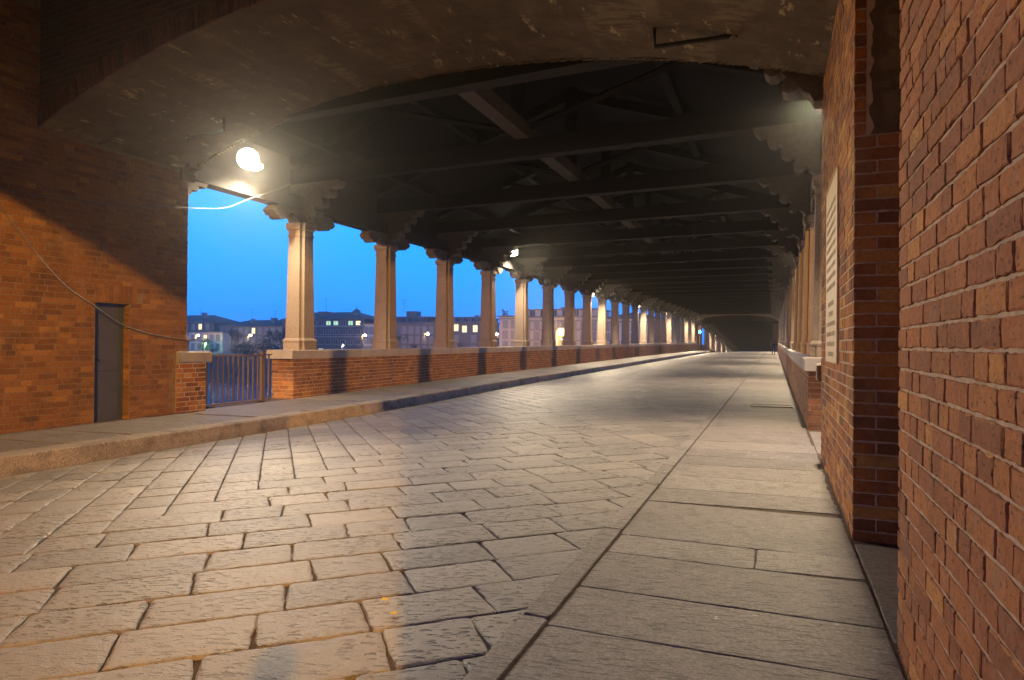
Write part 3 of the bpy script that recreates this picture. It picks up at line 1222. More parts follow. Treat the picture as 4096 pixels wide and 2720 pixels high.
m.tube(spline([(a, b, c + ZC) for a, b, c in cp]), 0.008, 6)
m.build('wire', M_CABLE, t)
t = at_origin('cable', 'slack cable drooping in front of the metal door to the granite column foot', 'cable')
cp = [(-9.97, 5.2, 2.9), (-9.96, 6.07, 1.84), (-9.95, 6.86, 0.94), (-9.95, 7.48, 0.54), (-9.95, 8.05, 0.24), (-9.95, 8.75, 0.09), (-9.96, 9.4, 0.05), (-10.14, 9.6, 0.04), (-10.3, 9.63, 0.03)]
m = MB()
m.tube(spline([(a, b, c + ZC) for a, b, c in cp]), 0.008, 6)
m.build('wire', M_CABLE, t)

# ================================================================== PARAPETS
def parapet(xi, xo, y0, y1, label, face, brick_to, seed, nparts):
    t = at_origin('parapet', label, 'parapet')
    qq = random.Random(seed)
    sgn = 1 if face > 0 else -1
    ys = [y0]
    while ys[-1] < y1 - 0.1:
        ys.append(min(y1, ys[-1] + 1.875))
    # core
    mb_ = MB()
    off = 0.010
    rings = [[(xi - sgn * off, y, zL(y) - 0.3), (xi - sgn * off, y, par(y) - 0.2), (xo, y, par(y) - 0.2), (xo, y, zL(y) - 0.3)] for y in ys]
    yk = max(k for k, y in enumerate(ys) if y <= brick_to + 0.01)
    for k, y in enumerate(ys):
        pass
    mb_.loft([[(x, y + (0.012 if k == 0 else 0), z) for x, y, z in r] for k, r in enumerate(rings[:yk + 1])])
    mb_.build('mortar_bed', M_MORTAR, t)
    mb_ = MB()
    mb_.loft([[(x + (sgn * off if i < 2 else 0), y, z) for i, (x, y, z) in enumerate(r)] for r in rings[yk:]])
    mb_.build('far_brickwork', M_BWY, t)
    # bricks follow the gentle slope of the bridge
    fr = frame_x(xi - sgn * off, face)

    def frame(u, v):
        Y = u if face > 0 else -u
        P, M = fr(u, v)
        P.z += par(Y) - par(y0)
        return P, M
    h0 = par(y0) - 0.205
    rows = 11
    u0, u1 = (y0 + 0.0, brick_to) if face > 0 else (-brick_to, -y0)
    lay_bricks(t, frame, u0, u1, h0 - rows * CO, h0, M_BRICKL, limit=nparts, q=qq, slen=0.26, proud=0.006)
    x0e, x1e = (xo, xi) if face > 0 else (xi, xo)
    lay_bricks(t, frame_y(y0 + 0.010), x0e, x1e, h0 - rows * CO, h0, M_BRICKL, limit=90, q=qq, slen=0.26, proud=0.006)
    y = y0 - 0.11
    while y < min(y1, 99) - 0.3:
        l = qq.uniform(0.75, 1.15) * (1 if y < 40 else 1.9)
        xa, xb = min(xo, xi) - 0.05, max(xo, xi) + 0.05
        m_ = MB()
        g_ = 0.004

        def rr(yy):
            j = lambda: qq.uniform(-0.003, 0.003)
            z = par(yy)
            return [(xa, yy, z - 0.2), (xb + j(), yy, z - 0.2), (xb + j(), yy, z - 0.018), (xb - 0.016, yy, z - 0.001), (xa + 0.016, yy, z - 0.001), (xa, yy, z - 0.018)]
        m_.loft([rr(y + g_), rr(y + l * 0.33), rr(y + l * 0.66), rr(y + l - g_)])
        m_.build('coping_stone', M_COPING, t)
        y += l
    return t


pL = parapet(-10.17, -10.80, 12.44, 98.0, 'long low brick parapet with granite coping under the columns facing the city', 1, 38, 41, 240)
pR = parapet(0.49, 1.22, 11.42, 98.0, 'low brick parapet with granite coping beyond the plaque wall', -1, 30, 43, 140)
# iron grilles let into the city-side parapet
for yy, lab in ((53.4, 'small rusty iron grille in the parapet, nearer one of two'), (64.7, 'small rusty iron grille in the parapet, farther one of two')):
    t = thing('iron_grille', lab, 'grille', (-10.13, yy, 0), 0, 'iron grilles in the parapet')
    for i in range(6):
        m = MB()
        m.box(-0.02, 0.02, i * 0.3 - 0.75 - 0.025, i * 0.3 - 0.75 + 0.025, zL(yy), par(yy) - 0.22)
        m.build('bar', M_IRON, t)
    for z in (par(yy) - 0.30, zL(yy) + 0.05):
        m = MB()
        m.box(-0.018, 0.022, -0.85, 0.85, z, z + 0.06)
        m.build('rail', M_IRON, t)

# ================================================================== IRON GATE
gt = at_origin('iron_gate', 'rusty iron barred gate closing the gap between pier and parapet', 'gate')
GX = -10.3
for i in range(13):
    y = 9.77 + 0.14 * i
    m = MB()
    z1 = 1.30 - 0.262 - 0.012 * i * 0.1
    m.box(GX - 0.012, GX + 0.012, y - 0.016, y + 0.016, zL(10) + 0.075, z1)
    m.build('bar', M_IRON, gt)
for z, h in ((par(10) - 0.08, 0.028), (zL(10) + 0.06, 0.03)):
    m = MB()
    m.box(GX - 0.022, GX + 0.022, 9.74, 11.54, z - h, z)
    m.build('rail', M_IRON, gt)
m = MB()
m.box(GX - 0.035, GX + 0.035, 11.545, 11.63, zL(10) + 0.02, par(10) - 0.03)
m.box(GX - 0.05, GX + 0.05, 11.53, 11.645, par(10) - 0.029, par(10) - 0.005)
m.build('post', M_IRON, gt)
for y in (11.78,):
    m = MB()
    m.box(GX - 0.016, GX + 0.016, y - 0.014, y + 0.014, zL(10) + 0.06, par(10) - 0.10)
    m.build('bar', M_IRON, gt)
for z in (par(10) - 0.10, zL(10) + 0.035):
    m = MB()
    m.box(GX - 0.02, GX + 0.02, 11.632, 11.86, z, z + 0.025)
    m.build('rail', M_IRON, gt)
for y in (10.15, 11.55):
    m = MB()
    m.box(GX - 0.04, GX + 0.04, y - 0.08, y + 0.08, zL(10) - 0.03, zL(10) + 0.019)
    m.build('foot', M_BLACKIRON, gt)
m = MB()
m.tube(spline([(-10.34, 9.8, par(10) - 0.78), (-10.34, 10.6, par(10) - 0.55), (-10.34, 11.1, par(10) - 0.3), (-10.33, 11.4, par(10) - 0.06)]), 0.007, 5)
m.build('wire', M_CABLE, gt)

# ================================================================== COLUMNS
def plus(h, nn, z):
    a = h - nn
    return [(-a, -h, z), (a, -h, z), (a, -a, z), (h, -a, z), (h, a, z), (a, a, z), (a, h, z), (-a, h, z), (-a, a, z), (-h, a, z), (-h, -a, z), (-a, -a, z)]


HC = 2.97


def col_meshes():
    out = []
    m_ = MB()
    m_.loft([plus(0.305, 0.085, 0), plus(0.305, 0.085, 0.175), plus(0.312, 0.085, 0.185), plus(0.318, 0.085, 0.215), plus(0.305, 0.085, 0.245), plus(0.285, 0.083, 0.26), plus(0.272, 0.082, 0.275)])
    out.append(('plinth', m_.mesh('plinth'), 0))
    m_ = MB()
    z0, z1 = 0.275, 2.66
    m_.loft([plus(lerp(0.27, 0.232, t), 0.08, lerp(z0, z1, t)) for t in (0, 0.02, 0.25, 0.5, 0.75, 1)])
    out.append(('shaft', m_.mesh('shaft'), 0))
    m_ = MB()
    m_.loft([plus(0.250, 0.08, 2.66), plus(0.256, 0.08, 2.675), plus(0.250, 0.08, 2.695), plus(0.236, 0.08, 2.70), plus(0.236, 0.08, 2.80), plus(0.262, 0.082, 2.82), plus(0.272, 0.082, 2.845), plus(0.264, 0.082, 2.87), plus(0.282, 0.083, 2.875), plus(0.282, 0.083, HC)])
    out.append(('capital', m_.mesh('capital'), 0))
    for _, me, _z in out:
        me.materials.append(M_GRANITE)
    return out


CM = col_meshes()
ORD = ['first', 'second', 'third', 'fourth', 'fifth', 'sixth', 'seventh', 'eighth', 'ninth', 'tenth', 'eleventh', 'twelfth', 'thirteenth', 'fourteenth', 'fifteenth',
       'sixteenth', 'seventeenth', 'eighteenth', 'nineteenth', 'twentieth', 'twenty-first', 'twenty-second', 'twenty-third', 'twenty-fourth', 'twenty-fifth']
CXL, CXR = -10.475, 0.857
CYL = lambda i: 13.025 + 3.75 * i
CYR = lambda i: 12.205 + 3.75 * i
NCOL = 23


def column(x, y, label, group):
    t = thing('stone_column', label, 'column', (x, y, par(y) - 0.003), 0, group)
    for nm, me, _q in CM:
        put(nm, me, t)
    return t


column(CXL, CYL(-1), 'granite column half sunk into the end of the orange wall', 'granite columns on the city side')
column(CXR, CYR(-1), 'granite column half sunk into the end of the plaque wall', 'granite columns beyond the plaque wall')
for i in range(NCOL):
    column(CXL, CYL(i), '%s free-standing granite column past the iron gate, on the city-side parapet' % ORD[i], 'granite columns on the city side')
for i in range(NCOL):
    column(CXR, CYR(i), '%s granite column past the plaque wall, on the parapet there' % ORD[i], 'granite columns beyond the plaque wall')
# columns of the falling half of the bridge, beyond the middle gatehouse
fm = MB()
fm.loft([plus(0.305, 0.085, 0), plus(0.305, 0.085, 0.24), plus(0.27, 0.08, 0.26), plus(0.236, 0.08, 2.8), plus(0.28, 0.083, 2.85), plus(0.28, 0.083, HC)])
FM = fm.mesh('far_column')
FM.materials.append(M_GRANITE)
for x, side, g in ((CXL, 'city-side', 'far granite columns on the city side'), (CXR, 'plaque-side', 'far granite columns on the plaque side')):
    for i in range(26):
        y = 114.5 + 3.75 * i
        o = put('stone_column', FM, None, (x, y, par(y)))
        o['label'] = 'distant granite column on the %s row beyond the crest of the road' % side
        o['category'] = 'column'
        o['group'] = g

# ================================================================== ROOF
rf = at_origin('timber_roof', 'dark timber roof on carved brackets covering the whole bridge', 'roof')
bolster = [(0, 0), (.25, 0), (.29, .06), (.36, .13), (.43, .15), (.47, .19), (.56, .175), (.60, .10), (.66, .06), (.70, .01), (.80, -.02), (.90, -.01), (.93, .05), (1.02, .05), (1.13, .15), (.97, .30)]
bol = bolster + [(-x, z) for x, z in reversed(bolster[1:])]
corbel = [(0, 0), (.22, 0), (.27, .10), (.33, .13), (.37, .20), (.42, .15), (.50, .13), (.56, .17), (.57, .25), (.52, .33), (.58, .40), (.62, .36), (.70, .36), (.76, .42), (.76, .50), (.72, .57), (.80, .62),
          (.86, .57), (.94, .60), (.98, .67), (.95, .76), (1.04, .79), (1.10, .76), (1.18, .84), (1.22, .93)]
corout = [(0, 0.02), (-.22, 0.02), (-.30, .15), (-.45, .2), (-.55, .34), (-.75, .40), (-.85, .55), (-1.0, .62), (-1.1, .93)]
m = MB()
m.loft([[(-0.15, y, z) for y, z in bol], [(0.15, y, z) for y, z in bol]])
ME_BOL = m.mesh('bolster')
half = [(0, 0), (.36, 0), (.40, .05), (.38, .09), (.46, .12), (.54, .10), (.57, .17), (.54, .21), (.66, .22), (.74, .20), (.80, .30), (0, .30)]
m = MB()
m.loft([[(-0.15, y, z) for y, z in half], [(0.15, y, z) for y, z in half]])
ME_HALF = m.mesh('bolster')
m = MB()
pf = corbel + list(reversed(corout[1:]))
m.loft([[(x, 0.14, z) for x, z in pf], [(x, -0.14, z) for x, z in pf]])
ME_COR = m.mesh('bracket')
for me in (ME_BOL, ME_COR, ME_HALF):
    me.materials.append(M_BRACKET)
SKC = -(CYL(0) - CYR(0)) / (CXR - CXL)
ANG = math.atan(SKC)
for i in list(range(-1, NCOL)) + [27 + k for k in range(26)]:
    far = i >= NCOL
    yl = CYL(i) if not far else 114.5 + 3.75 * (i - 27)
    yr = CYR(i) if not far else yl
    for side, x, y in ((0, CXL, yl), (1, CXR, yr)):
        z = par(y) + HC - 0.004
        put('bolster', ME_BOL if i >= 0 else ME_HALF, rf, (x, y, z))
        put('bracket', ME_COR, rf, (x - (0.22 if side and i < 0 else 0), y, z + 0.002), (0, 0, math.pi * side + (ANG if not far else 0)))
    zt = par(yl) + HC + 0.92
    if yl < 97 or far:
        m = MB()
        m.hexa([(CXL - 1.1, yl - 0.13 - 1.1 * SKC, zt), (CXR + 1.1, yr - 0.13 + 1.1 * SKC, zt), (CXR + 1.1, yr + 0.13, zt), (CXL - 1.1, yl + 0.13, zt),
                (CXL - 1.1, yl - 0.13 - 1.1 * SKC, zt + 0.36), (CXR + 1.1, yr - 0.13 + 1.1 * SKC, zt + 0.36), (CXR + 1.1, yr + 0.13, zt + 0.36), (CXL - 1.1, yl + 0.13, zt + 0.36)])
        m.build('tie_beam', M_WOOD, rf)
    if not far:
        xm, ym = (CXL + CXR) / 2, (yl + yr) / 2
        m = MB()
        m.box(xm - 0.13, xm + 0.13, ym - 0.11, ym + 0.11, zt + 0.362, zt + 2.75)
        m.build('king_post', M_WOOD, rf)
        for s in (-1, 1):
            xe, ye = (CXL - 0.9, yl) if s < 0 else (CXR + 0.9, yr)
            m = MB()
            m.hexa([(xe, ye - 0.1, zt + 0.3), (xm, ym - 0.1, zt + 2.45), (xm, ym + 0.1, zt + 2.45), (xe, ye + 0.1, zt + 0.3), (xe, ye - 0.1, zt + 0.55), (xm, ym - 0.1, zt + 2.7), (xm, ym + 0.1, zt + 2.7), (xe, ye + 0.1, zt + 0.55)])
            m.build('rafter', M_WOOD, rf)
            m = MB()
            xs_, ys_ = lerp(xm, xe, 0.5), lerp(ym, ye, 0.5)
            m.tube([(xm, ym, zt + 0.55), (xs_, ys_, zt + 1.45)], 0.07, 4)
            m.build('strut', M_WOOD, rf)
SEC = [7.6] + [CYL(i) for i in range(0, NCOL)] + [98.5]
SEC2 = [105.9] + [114.5 + 3.75 * k for k in range(26)] + [212]


def sweep(name, mat, sect, segs, skew=True):
    """sect: list of (x, dz above the parapet top) swept along the bridge"""
    for sg in segs:
        m_ = MB()
        rings = []
        for y in sg:
            rings.append([(x, y + (SKC * (x - CXL) if skew and y < 99 else 0), par(y) + dz) for x, dz in sect])
        m_.loft(rings)
        m_.build(name, mat, rf)


BH = HC + 0.296
for xx in (CXL, CXR):
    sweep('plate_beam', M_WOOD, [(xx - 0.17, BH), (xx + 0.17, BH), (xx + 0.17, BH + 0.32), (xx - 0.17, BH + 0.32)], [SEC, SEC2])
sweep('runner_beam', M_PALEWOOD, [(-4.83, HC + 1.281), (-4.53, HC + 1.281), (-4.53, HC + 1.56), (-4.83, HC + 1.56)], [[9.3] + SEC[1:]])
E2 = HC + 1.35
for s in (-1, 1):
    xe = CXL - 1.5 if s < 0 else CXR + 1.5
    xm = (CXL + CXR) / 2
    sec = [(xe, E2 - 0.25), (xm, E2 + 2.5), (xm, E2 + 2.6), (xe, E2 - 0.15)]
    if s > 0:
        sec = sec[::-1]
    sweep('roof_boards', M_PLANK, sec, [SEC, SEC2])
    for t in (0.3, 0.62):
        x, z = lerp(xe, xm, t), lerp(E2 - 0.25, E2 + 2.5, t)
        sweep('purlin', M_WOOD, [(x - 0.09, z - 0.22), (x + 0.09, z - 0.22), (x + 0.09, z - 0.01), (x - 0.09, z - 0.01)], [SEC])
    xs0, xs1 = (CXL - 0.32, CXL - 0.24) if s < 0 else (CXR + 0.24, CXR + 0.32)
    sweep('fascia_board', M_PLANK, [(xs0, BH + 0.25), (xs1, BH + 0.25), (xs1, E2 + 0.45), (xs0, E2 + 0.45)], [SEC, SEC2])

# ================================================================== MIDDLE GATEHOUSE (far)
mg = at_origin('gatehouse', 'distant middle gatehouse of the bridge with a pale stone arch', 'gatehouse')
ym0, ym1 = 98.6, 106.0
m = MB()
m.box(-14, -10.25, ym0, ym1, zL(99) - 2, par(99) + 8)
m.build('wall', M_BWX, mg)
m = MB()
m.box(0.62, 4, ym0, ym1, zR(99) - 2, par(99) + 8)
m.build('wall', M_BWX, mg)
pa = par(99)
zc = lambda X, a: pa + 2.95 + a + 0.95 * math.sqrt(max(0, 1 - ((X + 4.81) / 5.47) ** 2))
for nm, a0, a1, y0, y1, mt in (('arch_band', 0.0, 0.47, 98.3, 98.75, M_GRANITE), ('spandrel', 0.47, 8, 98.55, 106.0, M_BWX)):
    m = MB()
    vs, N = [], 36
    for i in range(N + 1):
        X = -10.26 + 10.90 * i / N
        z1 = zc(X, a1) if a1 < 1 else pa + 8
        vs += [(X, y0, zc(X, a0)), (X, y1, zc(X, a0) - (0 if a1 < 1 else 0)), (X, y0, z1), (X, y1, z1)]
    fs = []
    for i in range(N):
        a, b = 4 * i, 4 * i + 4
        fs += [(a, a + 1, b + 1, b), (a, b, b + 2, a + 2), (a + 1, a + 3, b + 3, b + 1), (a + 2, b + 2, b + 3, a + 3)]
    m.add(vs, fs)
    m.build(nm, mt, mg)
# closing parapets of the falling half
m = MB()
for xa, xb in ((-10.8, -10.15), (0.48, 1.2)):
    ys = [106.0, 118, 130, 160, 190, 212]
    m.loft([[(xa, y, par(y) - 1.6), (xb, y, par(y) - 1.6), (xb, y, par(y)), (xa, y, par(y))] for y in ys])
o = m.build('parapet', M_BWY)
o['label'] = 'brick parapets of the falling half of the bridge beyond the crest'
o['category'] = 'parapet'

# ================================================================== FLOODLIGHTS
def flood(x, y, z, side, label, group, power, beam=0.0):
    """two-headed floodlight: one head washes the road below, the other throws a beam along the bridge"""
    t = thing('floodlight', label, 'floodlight', (x, y, z), 0, group)

    def head(off, aim, w, h, bulge):
        xa = aim.cross(Vector((0, 0, 1))).normalized()
        ya = aim.cross(xa)
        M = Matrix((xa, ya, aim)).transposed()
        rect = lambda k, d: [off + M @ Vector((w * k * math.cos(q_), h * k * math.sin(q_), d)) for q_ in [2 * math.pi * i_ / 16 for i_ in range(16)]]
        a = MB()
        a.loft([rect(0.45, -0.17), rect(0.8, -0.12), rect(1, -0.02), rect(1, 0.0)])
        a.build('housing', M_LAMPBODY, t)
        a = MB()
        a.loft([rect(.93, 0.001), rect(.93, 0.012), rect(.75, bulge * 0.7), rect(.35, bulge)])
        a.build('glass', M_LAMPGLASS, t)
        a = MB()
        a.tube([off + M @ Vector((0, 0, -0.15)), off * 0.5 + Vector((-0.16 * side, 0, 0.04)), Vector((-0.34 * side, 0, 0.0))], 0.02, 6)
        a.build('arm', M_BLACKIRON, t)
        return aim

    def lamp(nm, off, aim, watt, size, blend):
        ld = bpy.data.lights.new(nm, 'SPOT')
        ld.energy = watt
        ld.color = FLOOD_COL
        ld.spot_size = math.radians(size)
        ld.spot_blend = blend
        ld.shadow_soft_size = 0.10
        lo_ = bpy.data.objects.new(nm, ld)
        C.objects.link(lo_)
        lo_.parent = t
        lo_.location = off + aim * 0.20
        lo_.rotation_euler = (-aim).to_track_quat('Z', 'Y').to_euler()
    d = Vector((0, 0.12, 0))
    aim = Vector((0.34, -0.08, -0.93) if side > 0 else (-0.08, -0.36, -0.93)).normalized()
    head(d, aim, 0.15, 0.15, 0.03)
    lamp('flood_light', d, aim, power, 158 if side > 0 else 124, 0.45 if side > 0 else 0.95)
    if beam:
        d2 = Vector((0.02, -0.14, 0.10))
        aim2 = Vector((9.0, -8.0, -5.4)).normalized()
        head(d2, aim2, 0.23, 0.23, 0.10)
        lamp('beam_light', d2, aim2, beam, 66, 0.95)
    return t


GL, GR = 'floodlights on the city side', 'floodlights beyond the plaque wall'
for i in (0, 4, 8, 12, 16, 20, 22):
    y = CYL(i) - 2.15
    flood(-10.10, y + 0.12 if i < 8 else y - 0.15, par(y) + (3.84 if i < 8 else 3.74), 1, 'blazing floodlight between the arch and the first column' if i == 0 else 'floodlight on the roof beam just before the %s column on the city side' % ORD[i], GL, FLOOD_W * (1 if i < 8 else 2.4), BEAM_W if i < 8 else 0)
    y = CYR(i) - 2.15
    flood(0.56, y + 0.25, par(y) + 3.79, -1, 'floodlight on the roof beam just before the %s column past the plaque wall' % ORD[i], GR, FLOOD_W * 2.2)
for y in (119.0, 130.0, 145.0, 160.0, 175.0):
    flood(-10.12, y, par(y) + 3.74, 1, '%s floodlight beyond the middle gatehouse, on the city side' % ORD[[119.0, 130.0, 145.0, 160.0, 175.0].index(y)], 'far floodlights', FLOOD_W * 2.6)


# ================================================================== STREET LAMPS
def street_lamp(x, y, zg, zh, label, power, bulb=M_BULB, r=0.16, arm=(0.8, 0), light=True, col=SODIUM, group='street lamps along the far bank', soft=0.2):
    t = thing('street_lamp', label, 'street lamp', (x, y, zg), 0, group)
    a = MB()
    a.tube([(0, 0, 0), (0, 0, zh - zg - 0.3), (arm[0] * 0.35, arm[1] * 0.35, zh - zg + 0.15), (arm[0], arm[1], zh - zg + 0.12)], [0.09, 0.06, 0.05, 0.04], 8)
    a.build('pole', M_LAMPBODY, t)
    a = MB()
    hx, hy, hz = arm[0], arm[1], zh - zg + 0.12
    a.ball((hx, hy, hz + 0.04), (r * 1.5, r * 1.2, 0.10), 10, 6)
    a.build('head', M_LAMPBODY, t)
    a = MB()
    a.ball((hx, hy, hz - r * 0.9), (r, r, r), 10, 6)
    a.build('bulb', bulb, t)
    if light:
        ld = bpy.data.lights.new('lamp_light', 'POINT')
        ld.energy = power
        ld.color = col
        ld.shadow_soft_size = soft
        lo_ = bpy.data.objects.new('lamp_light', ld)
        C.objects.link(lo_)
        lo_.parent = t
        lo_.location = (hx, hy, hz - 2 * r - soft - 0.02)
    return t


def at140(x, z, Y):
    k = Y / 140.0
    return x * k, Y, z * k + ZC


for xx, zz, lab in ((-146.6, 1.9, 'lit street lamp on the far bank, framed beside the granite block'), (-128.5, 2.0, 'lit street lamp on the far bank, just past the big bare tree'),
                    (-93.1, 2.1, 'lit street lamp on the far bank, before the second column'), (-75.8, 2.4, 'lit street lamp on the far bank, before the third column'),
                    (-58.3, 2.4, 'lit street lamp on the far bank, before the fourth column')):
    x, y, z = at140(xx, zz, 130.0)
    street_lamp(x - 0.8, y, -2.8 + ZC, z, lab, 700, M_BULB, 0.22)
x, y, z = at140(-43.5, 3.0, 112.0)
street_lamp(x - 0.5, y, -7 + ZC, z + 0.4, 'brightest orange street lamp, blazing between the sixth and seventh columns', 9000, M_BULBBIG, 0.75, (0.8, 0), soft=0.35)
x, y, z = at140(-144.2, -0.4, 131.0)
street_lamp(x, y, -2.8 + ZC, z, 'greenish lamp under the trees on the far bank', 500, M_GREENBULB, 0.16, (0.3, 0), col=(0.45, 1.0, 0.45))
x, y, z = at140(-99.8, -0.5, 131.0)
street_lamp(x, y, -2.8 + ZC, z, 'small white lamp low on the far bank between first and second columns', 200, M_WHITEBULB, 0.14, (0.3, 0), col=(1, .9, .8))
# lamps whose light reaches the bridge from outside the picture
street_lamp(7.6, -12.3, zR(0) - 0.1, 7.75 + ZC, 'orange street lamp on the approach road behind the viewpoint', 21000, M_BULB, 0.16, (-0.5, 0.2), group='street lamps near the bridge', soft=0.12)
street_lamp(-19.0, -6.0, -6 + ZC, 4.6 + ZC, 'orange street lamp on the near bank upstream of the gatehouse', 13000, M_BULB, 0.16, (0.6, 0.2), group='street lamps near the bridge', soft=0.12)
street_lamp(62.0, 1.5, -7 + ZC, 8.5 + ZC, 'tall orange street lamp on the near bank downstream of the bridge', 85000, M_BULB, 0.2, (-0.6, 0.1), group='street lamps near the bridge', soft=0.8)

# ================================================================== TRAFFIC LIGHT
t = thing('traffic_light', 'traffic light showing green on a thin pole before the middle gatehouse', 'traffic light', (-9.6, 96.2, zL(96)))
m = MB()
m.tube([(0, 0, 0), (0, 0, 2.4)], 0.05, 8)
m.build('pole', M_IRON, t)
m = MB()
m.box(-0.16, 0.16, -0.10, 0.12, 2.4, 3.5)
for k in range(3):
    z = 2.58 + 0.34 * k
    m.tube([(-0.13, -0.10, z + 0.09), (-0.13, -0.24, z + 0.09)], 0.02, 4)
    m.hexa([(-0.15, -0.30, z + 0.10), (0.15, -0.30, z + 0.10), (0.15, -0.1, z + 0.13), (-0.15, -0.1, z + 0.13), (-0.15, -0.30, z + 0.12), (0.15, -0.30, z + 0.12), (0.15, -0.1, z + 0.15), (-0.15, -0.1, z + 0.15)])
m.build('housing', M_BLACKIRON, t)
for k, mt in enumerate((mat_emit('lit_green_lens', (0.02, 1.0, 0.75), 60), mat_plain('unlit_amber_lens', (0.25, 0.13, 0.02), 0.3), mat_plain('unlit_red_lens', (0.20, 0.02, 0.02), 0.3))):
    m = MB()
    m.ball((0, -0.105, 2.58 + 0.34 * k), (0.135, 0.05, 0.135), 12, 6)
    m.build('lens', mt, t)

# ================================================================== PEOPLE
M_JACKET = mat_plain('black_jacket', (0.018, 0.018, 0.022), 0.8, 0, 0.3, 20)
M_JEANS = mat_plain('blue_trousers', (0.03, 0.04, 0.20), 0.85, 0, 0.3, 20)
M_SKIN = mat_plain('skin', (0.42, 0.25, 0.18), 0.6, 0, 0.1, 20)
M_HAIR = mat_plain('dark_hair', (0.02, 0.015, 0.012), 0.7, 0, 0.2, 40)
M_RUBBER = mat_plain('black_rubber', (0.015, 0.015, 0.015), 0.8, 0, 0.2, 20)


def person(name, label, x, y, z, rz, J, edges, cut, extra=None):
    me = bpy.data.meshes.new(name)
    keys = list(J)
    me.from_pydata([J[k][0] for k in keys], [(keys.index(a), keys.index(b)) for a, b in edges], [])
    o = bpy.data.objects.new(name, me)
    C.objects.link(o)
    sk = o.modifiers.new('skin', 'SKIN')
    for i, k in enumerate(keys):
        r = J[k][1]
        o.data.skin_vertices[0].data[i].radius = r if isinstance(r, tuple) else (r, r)
        o.data.skin_vertices[0].data[i].use_root = (k == 'pelvis')
    sb = o.modifiers.new('sub', 'SUBSURF')
    sb.levels = sb.render_levels = 2
    dg = bpy.context.evaluated_depsgraph_get()
    me2 = bpy.data.meshes.new_from_object(o.evaluated_get(dg))
    o.modifiers.clear()
    o.data = me2
    me2.materials.clear()
    for mt in (M_JACKET, M_JEANS, M_SKIN, M_HAIR, M_RUBBER):
        me2.materials.append(mt)
    for p in me2.polygons:
        p.use_smooth = True
        p.material_index = cut(p.center)
    o.location = (x, y, z)
    o.rotation_euler = (0, 0, rz)
    o['label'] = label
    o['category'] = 'person'
    return o


J = {'pelvis': ((0, 0, 0.93), (0.15, 0.11)), 'waist': ((0, 0.01, 1.08), (0.15, 0.11)), 'chest': ((0, 0.02, 1.30), (0.18, 0.13)), 'neckb': ((0, 0.02, 1.45), (0.10, 0.09)), 'neck': ((0, 0.03, 1.51), 0.055),
     'head': ((0, 0.05, 1.60), (0.085, 0.10)), 'crown': ((0, 0.05, 1.70), (0.07, 0.08)),
     'hipL': ((-0.10, 0, 0.88), 0.10), 'kneeL': ((-0.11, 0.16, 0.50), 0.065), 'ankL': ((-0.11, 0.14, 0.09), 0.045), 'toeL': ((-0.11, 0.30, 0.04), 0.045),
     'hipR': ((0.10, 0, 0.88), 0.10), 'kneeR': ((0.11, -0.04, 0.49), 0.065), 'ankR': ((0.11, -0.26, 0.13), 0.045), 'toeR': ((0.11, -0.14, 0.03), 0.045),
     'shL': ((-0.19, 0.02, 1.41), 0.075), 'elL': ((-0.26, -0.08, 1.13), 0.055), 'wrL': ((-0.25, 0.02, 0.89), 0.04), 'haL': ((-0.25, 0.05, 0.80), 0.04),
     'shR': ((0.19, 0.02, 1.41), 0.075), 'elR': ((0.26, 0.04, 1.13), 0.055), 'wrR': ((0.25, 0.18, 0.92), 0.04), 'haR': ((0.25, 0.22, 0.84), 0.04)}
ED = [('pelvis', 'waist'), ('waist', 'chest'), ('chest', 'neckb'), ('neckb', 'neck'), ('neck', 'head'), ('head', 'crown'), ('pelvis', 'hipL'), ('hipL', 'kneeL'), ('kneeL', 'ankL'), ('ankL', 'toeL'),
      ('pelvis', 'hipR'), ('hipR', 'kneeR'), ('kneeR', 'ankR'), ('ankR', 'toeR'), ('chest', 'shL'), ('shL', 'elL'), ('elL', 'wrL'), ('wrL', 'haL'), ('chest', 'shR'), ('shR', 'elR'), ('elR', 'wrR'), ('wrR', 'haR')]


def cut(c):
    if abs(c.x) > 0.2 and c.z < 0.88:
        return 2
    if c.z < 0.09:
        return 4
    if c.z < 0.80 and abs(c.x) < 0.2:
        return 1
    if c.z > 1.52:
        return 3 if (c.y < 0.09 or c.z > 1.66) else 2
    return 0


pm = person('person', 'person in a dark jacket and blue trousers walking away on the right pavement', -0.06, 75.1, zR(75.1), 0.05, J, ED, cut)
m = MB()
m.loft([[(-0.15 * k, -0.12 - d, z), (0.15 * k, -0.12 - d, z), (0.14 * k, -0.02, z), (-0.14 * k, -0.02, z)] for k, d, z in ((0.8, 0.06, 1.0), (1, 0.16, 1.06), (1, 0.15, 1.36), (0.75, 0.06, 1.46))])
m.build('backpack', M_RUBBER, pm)

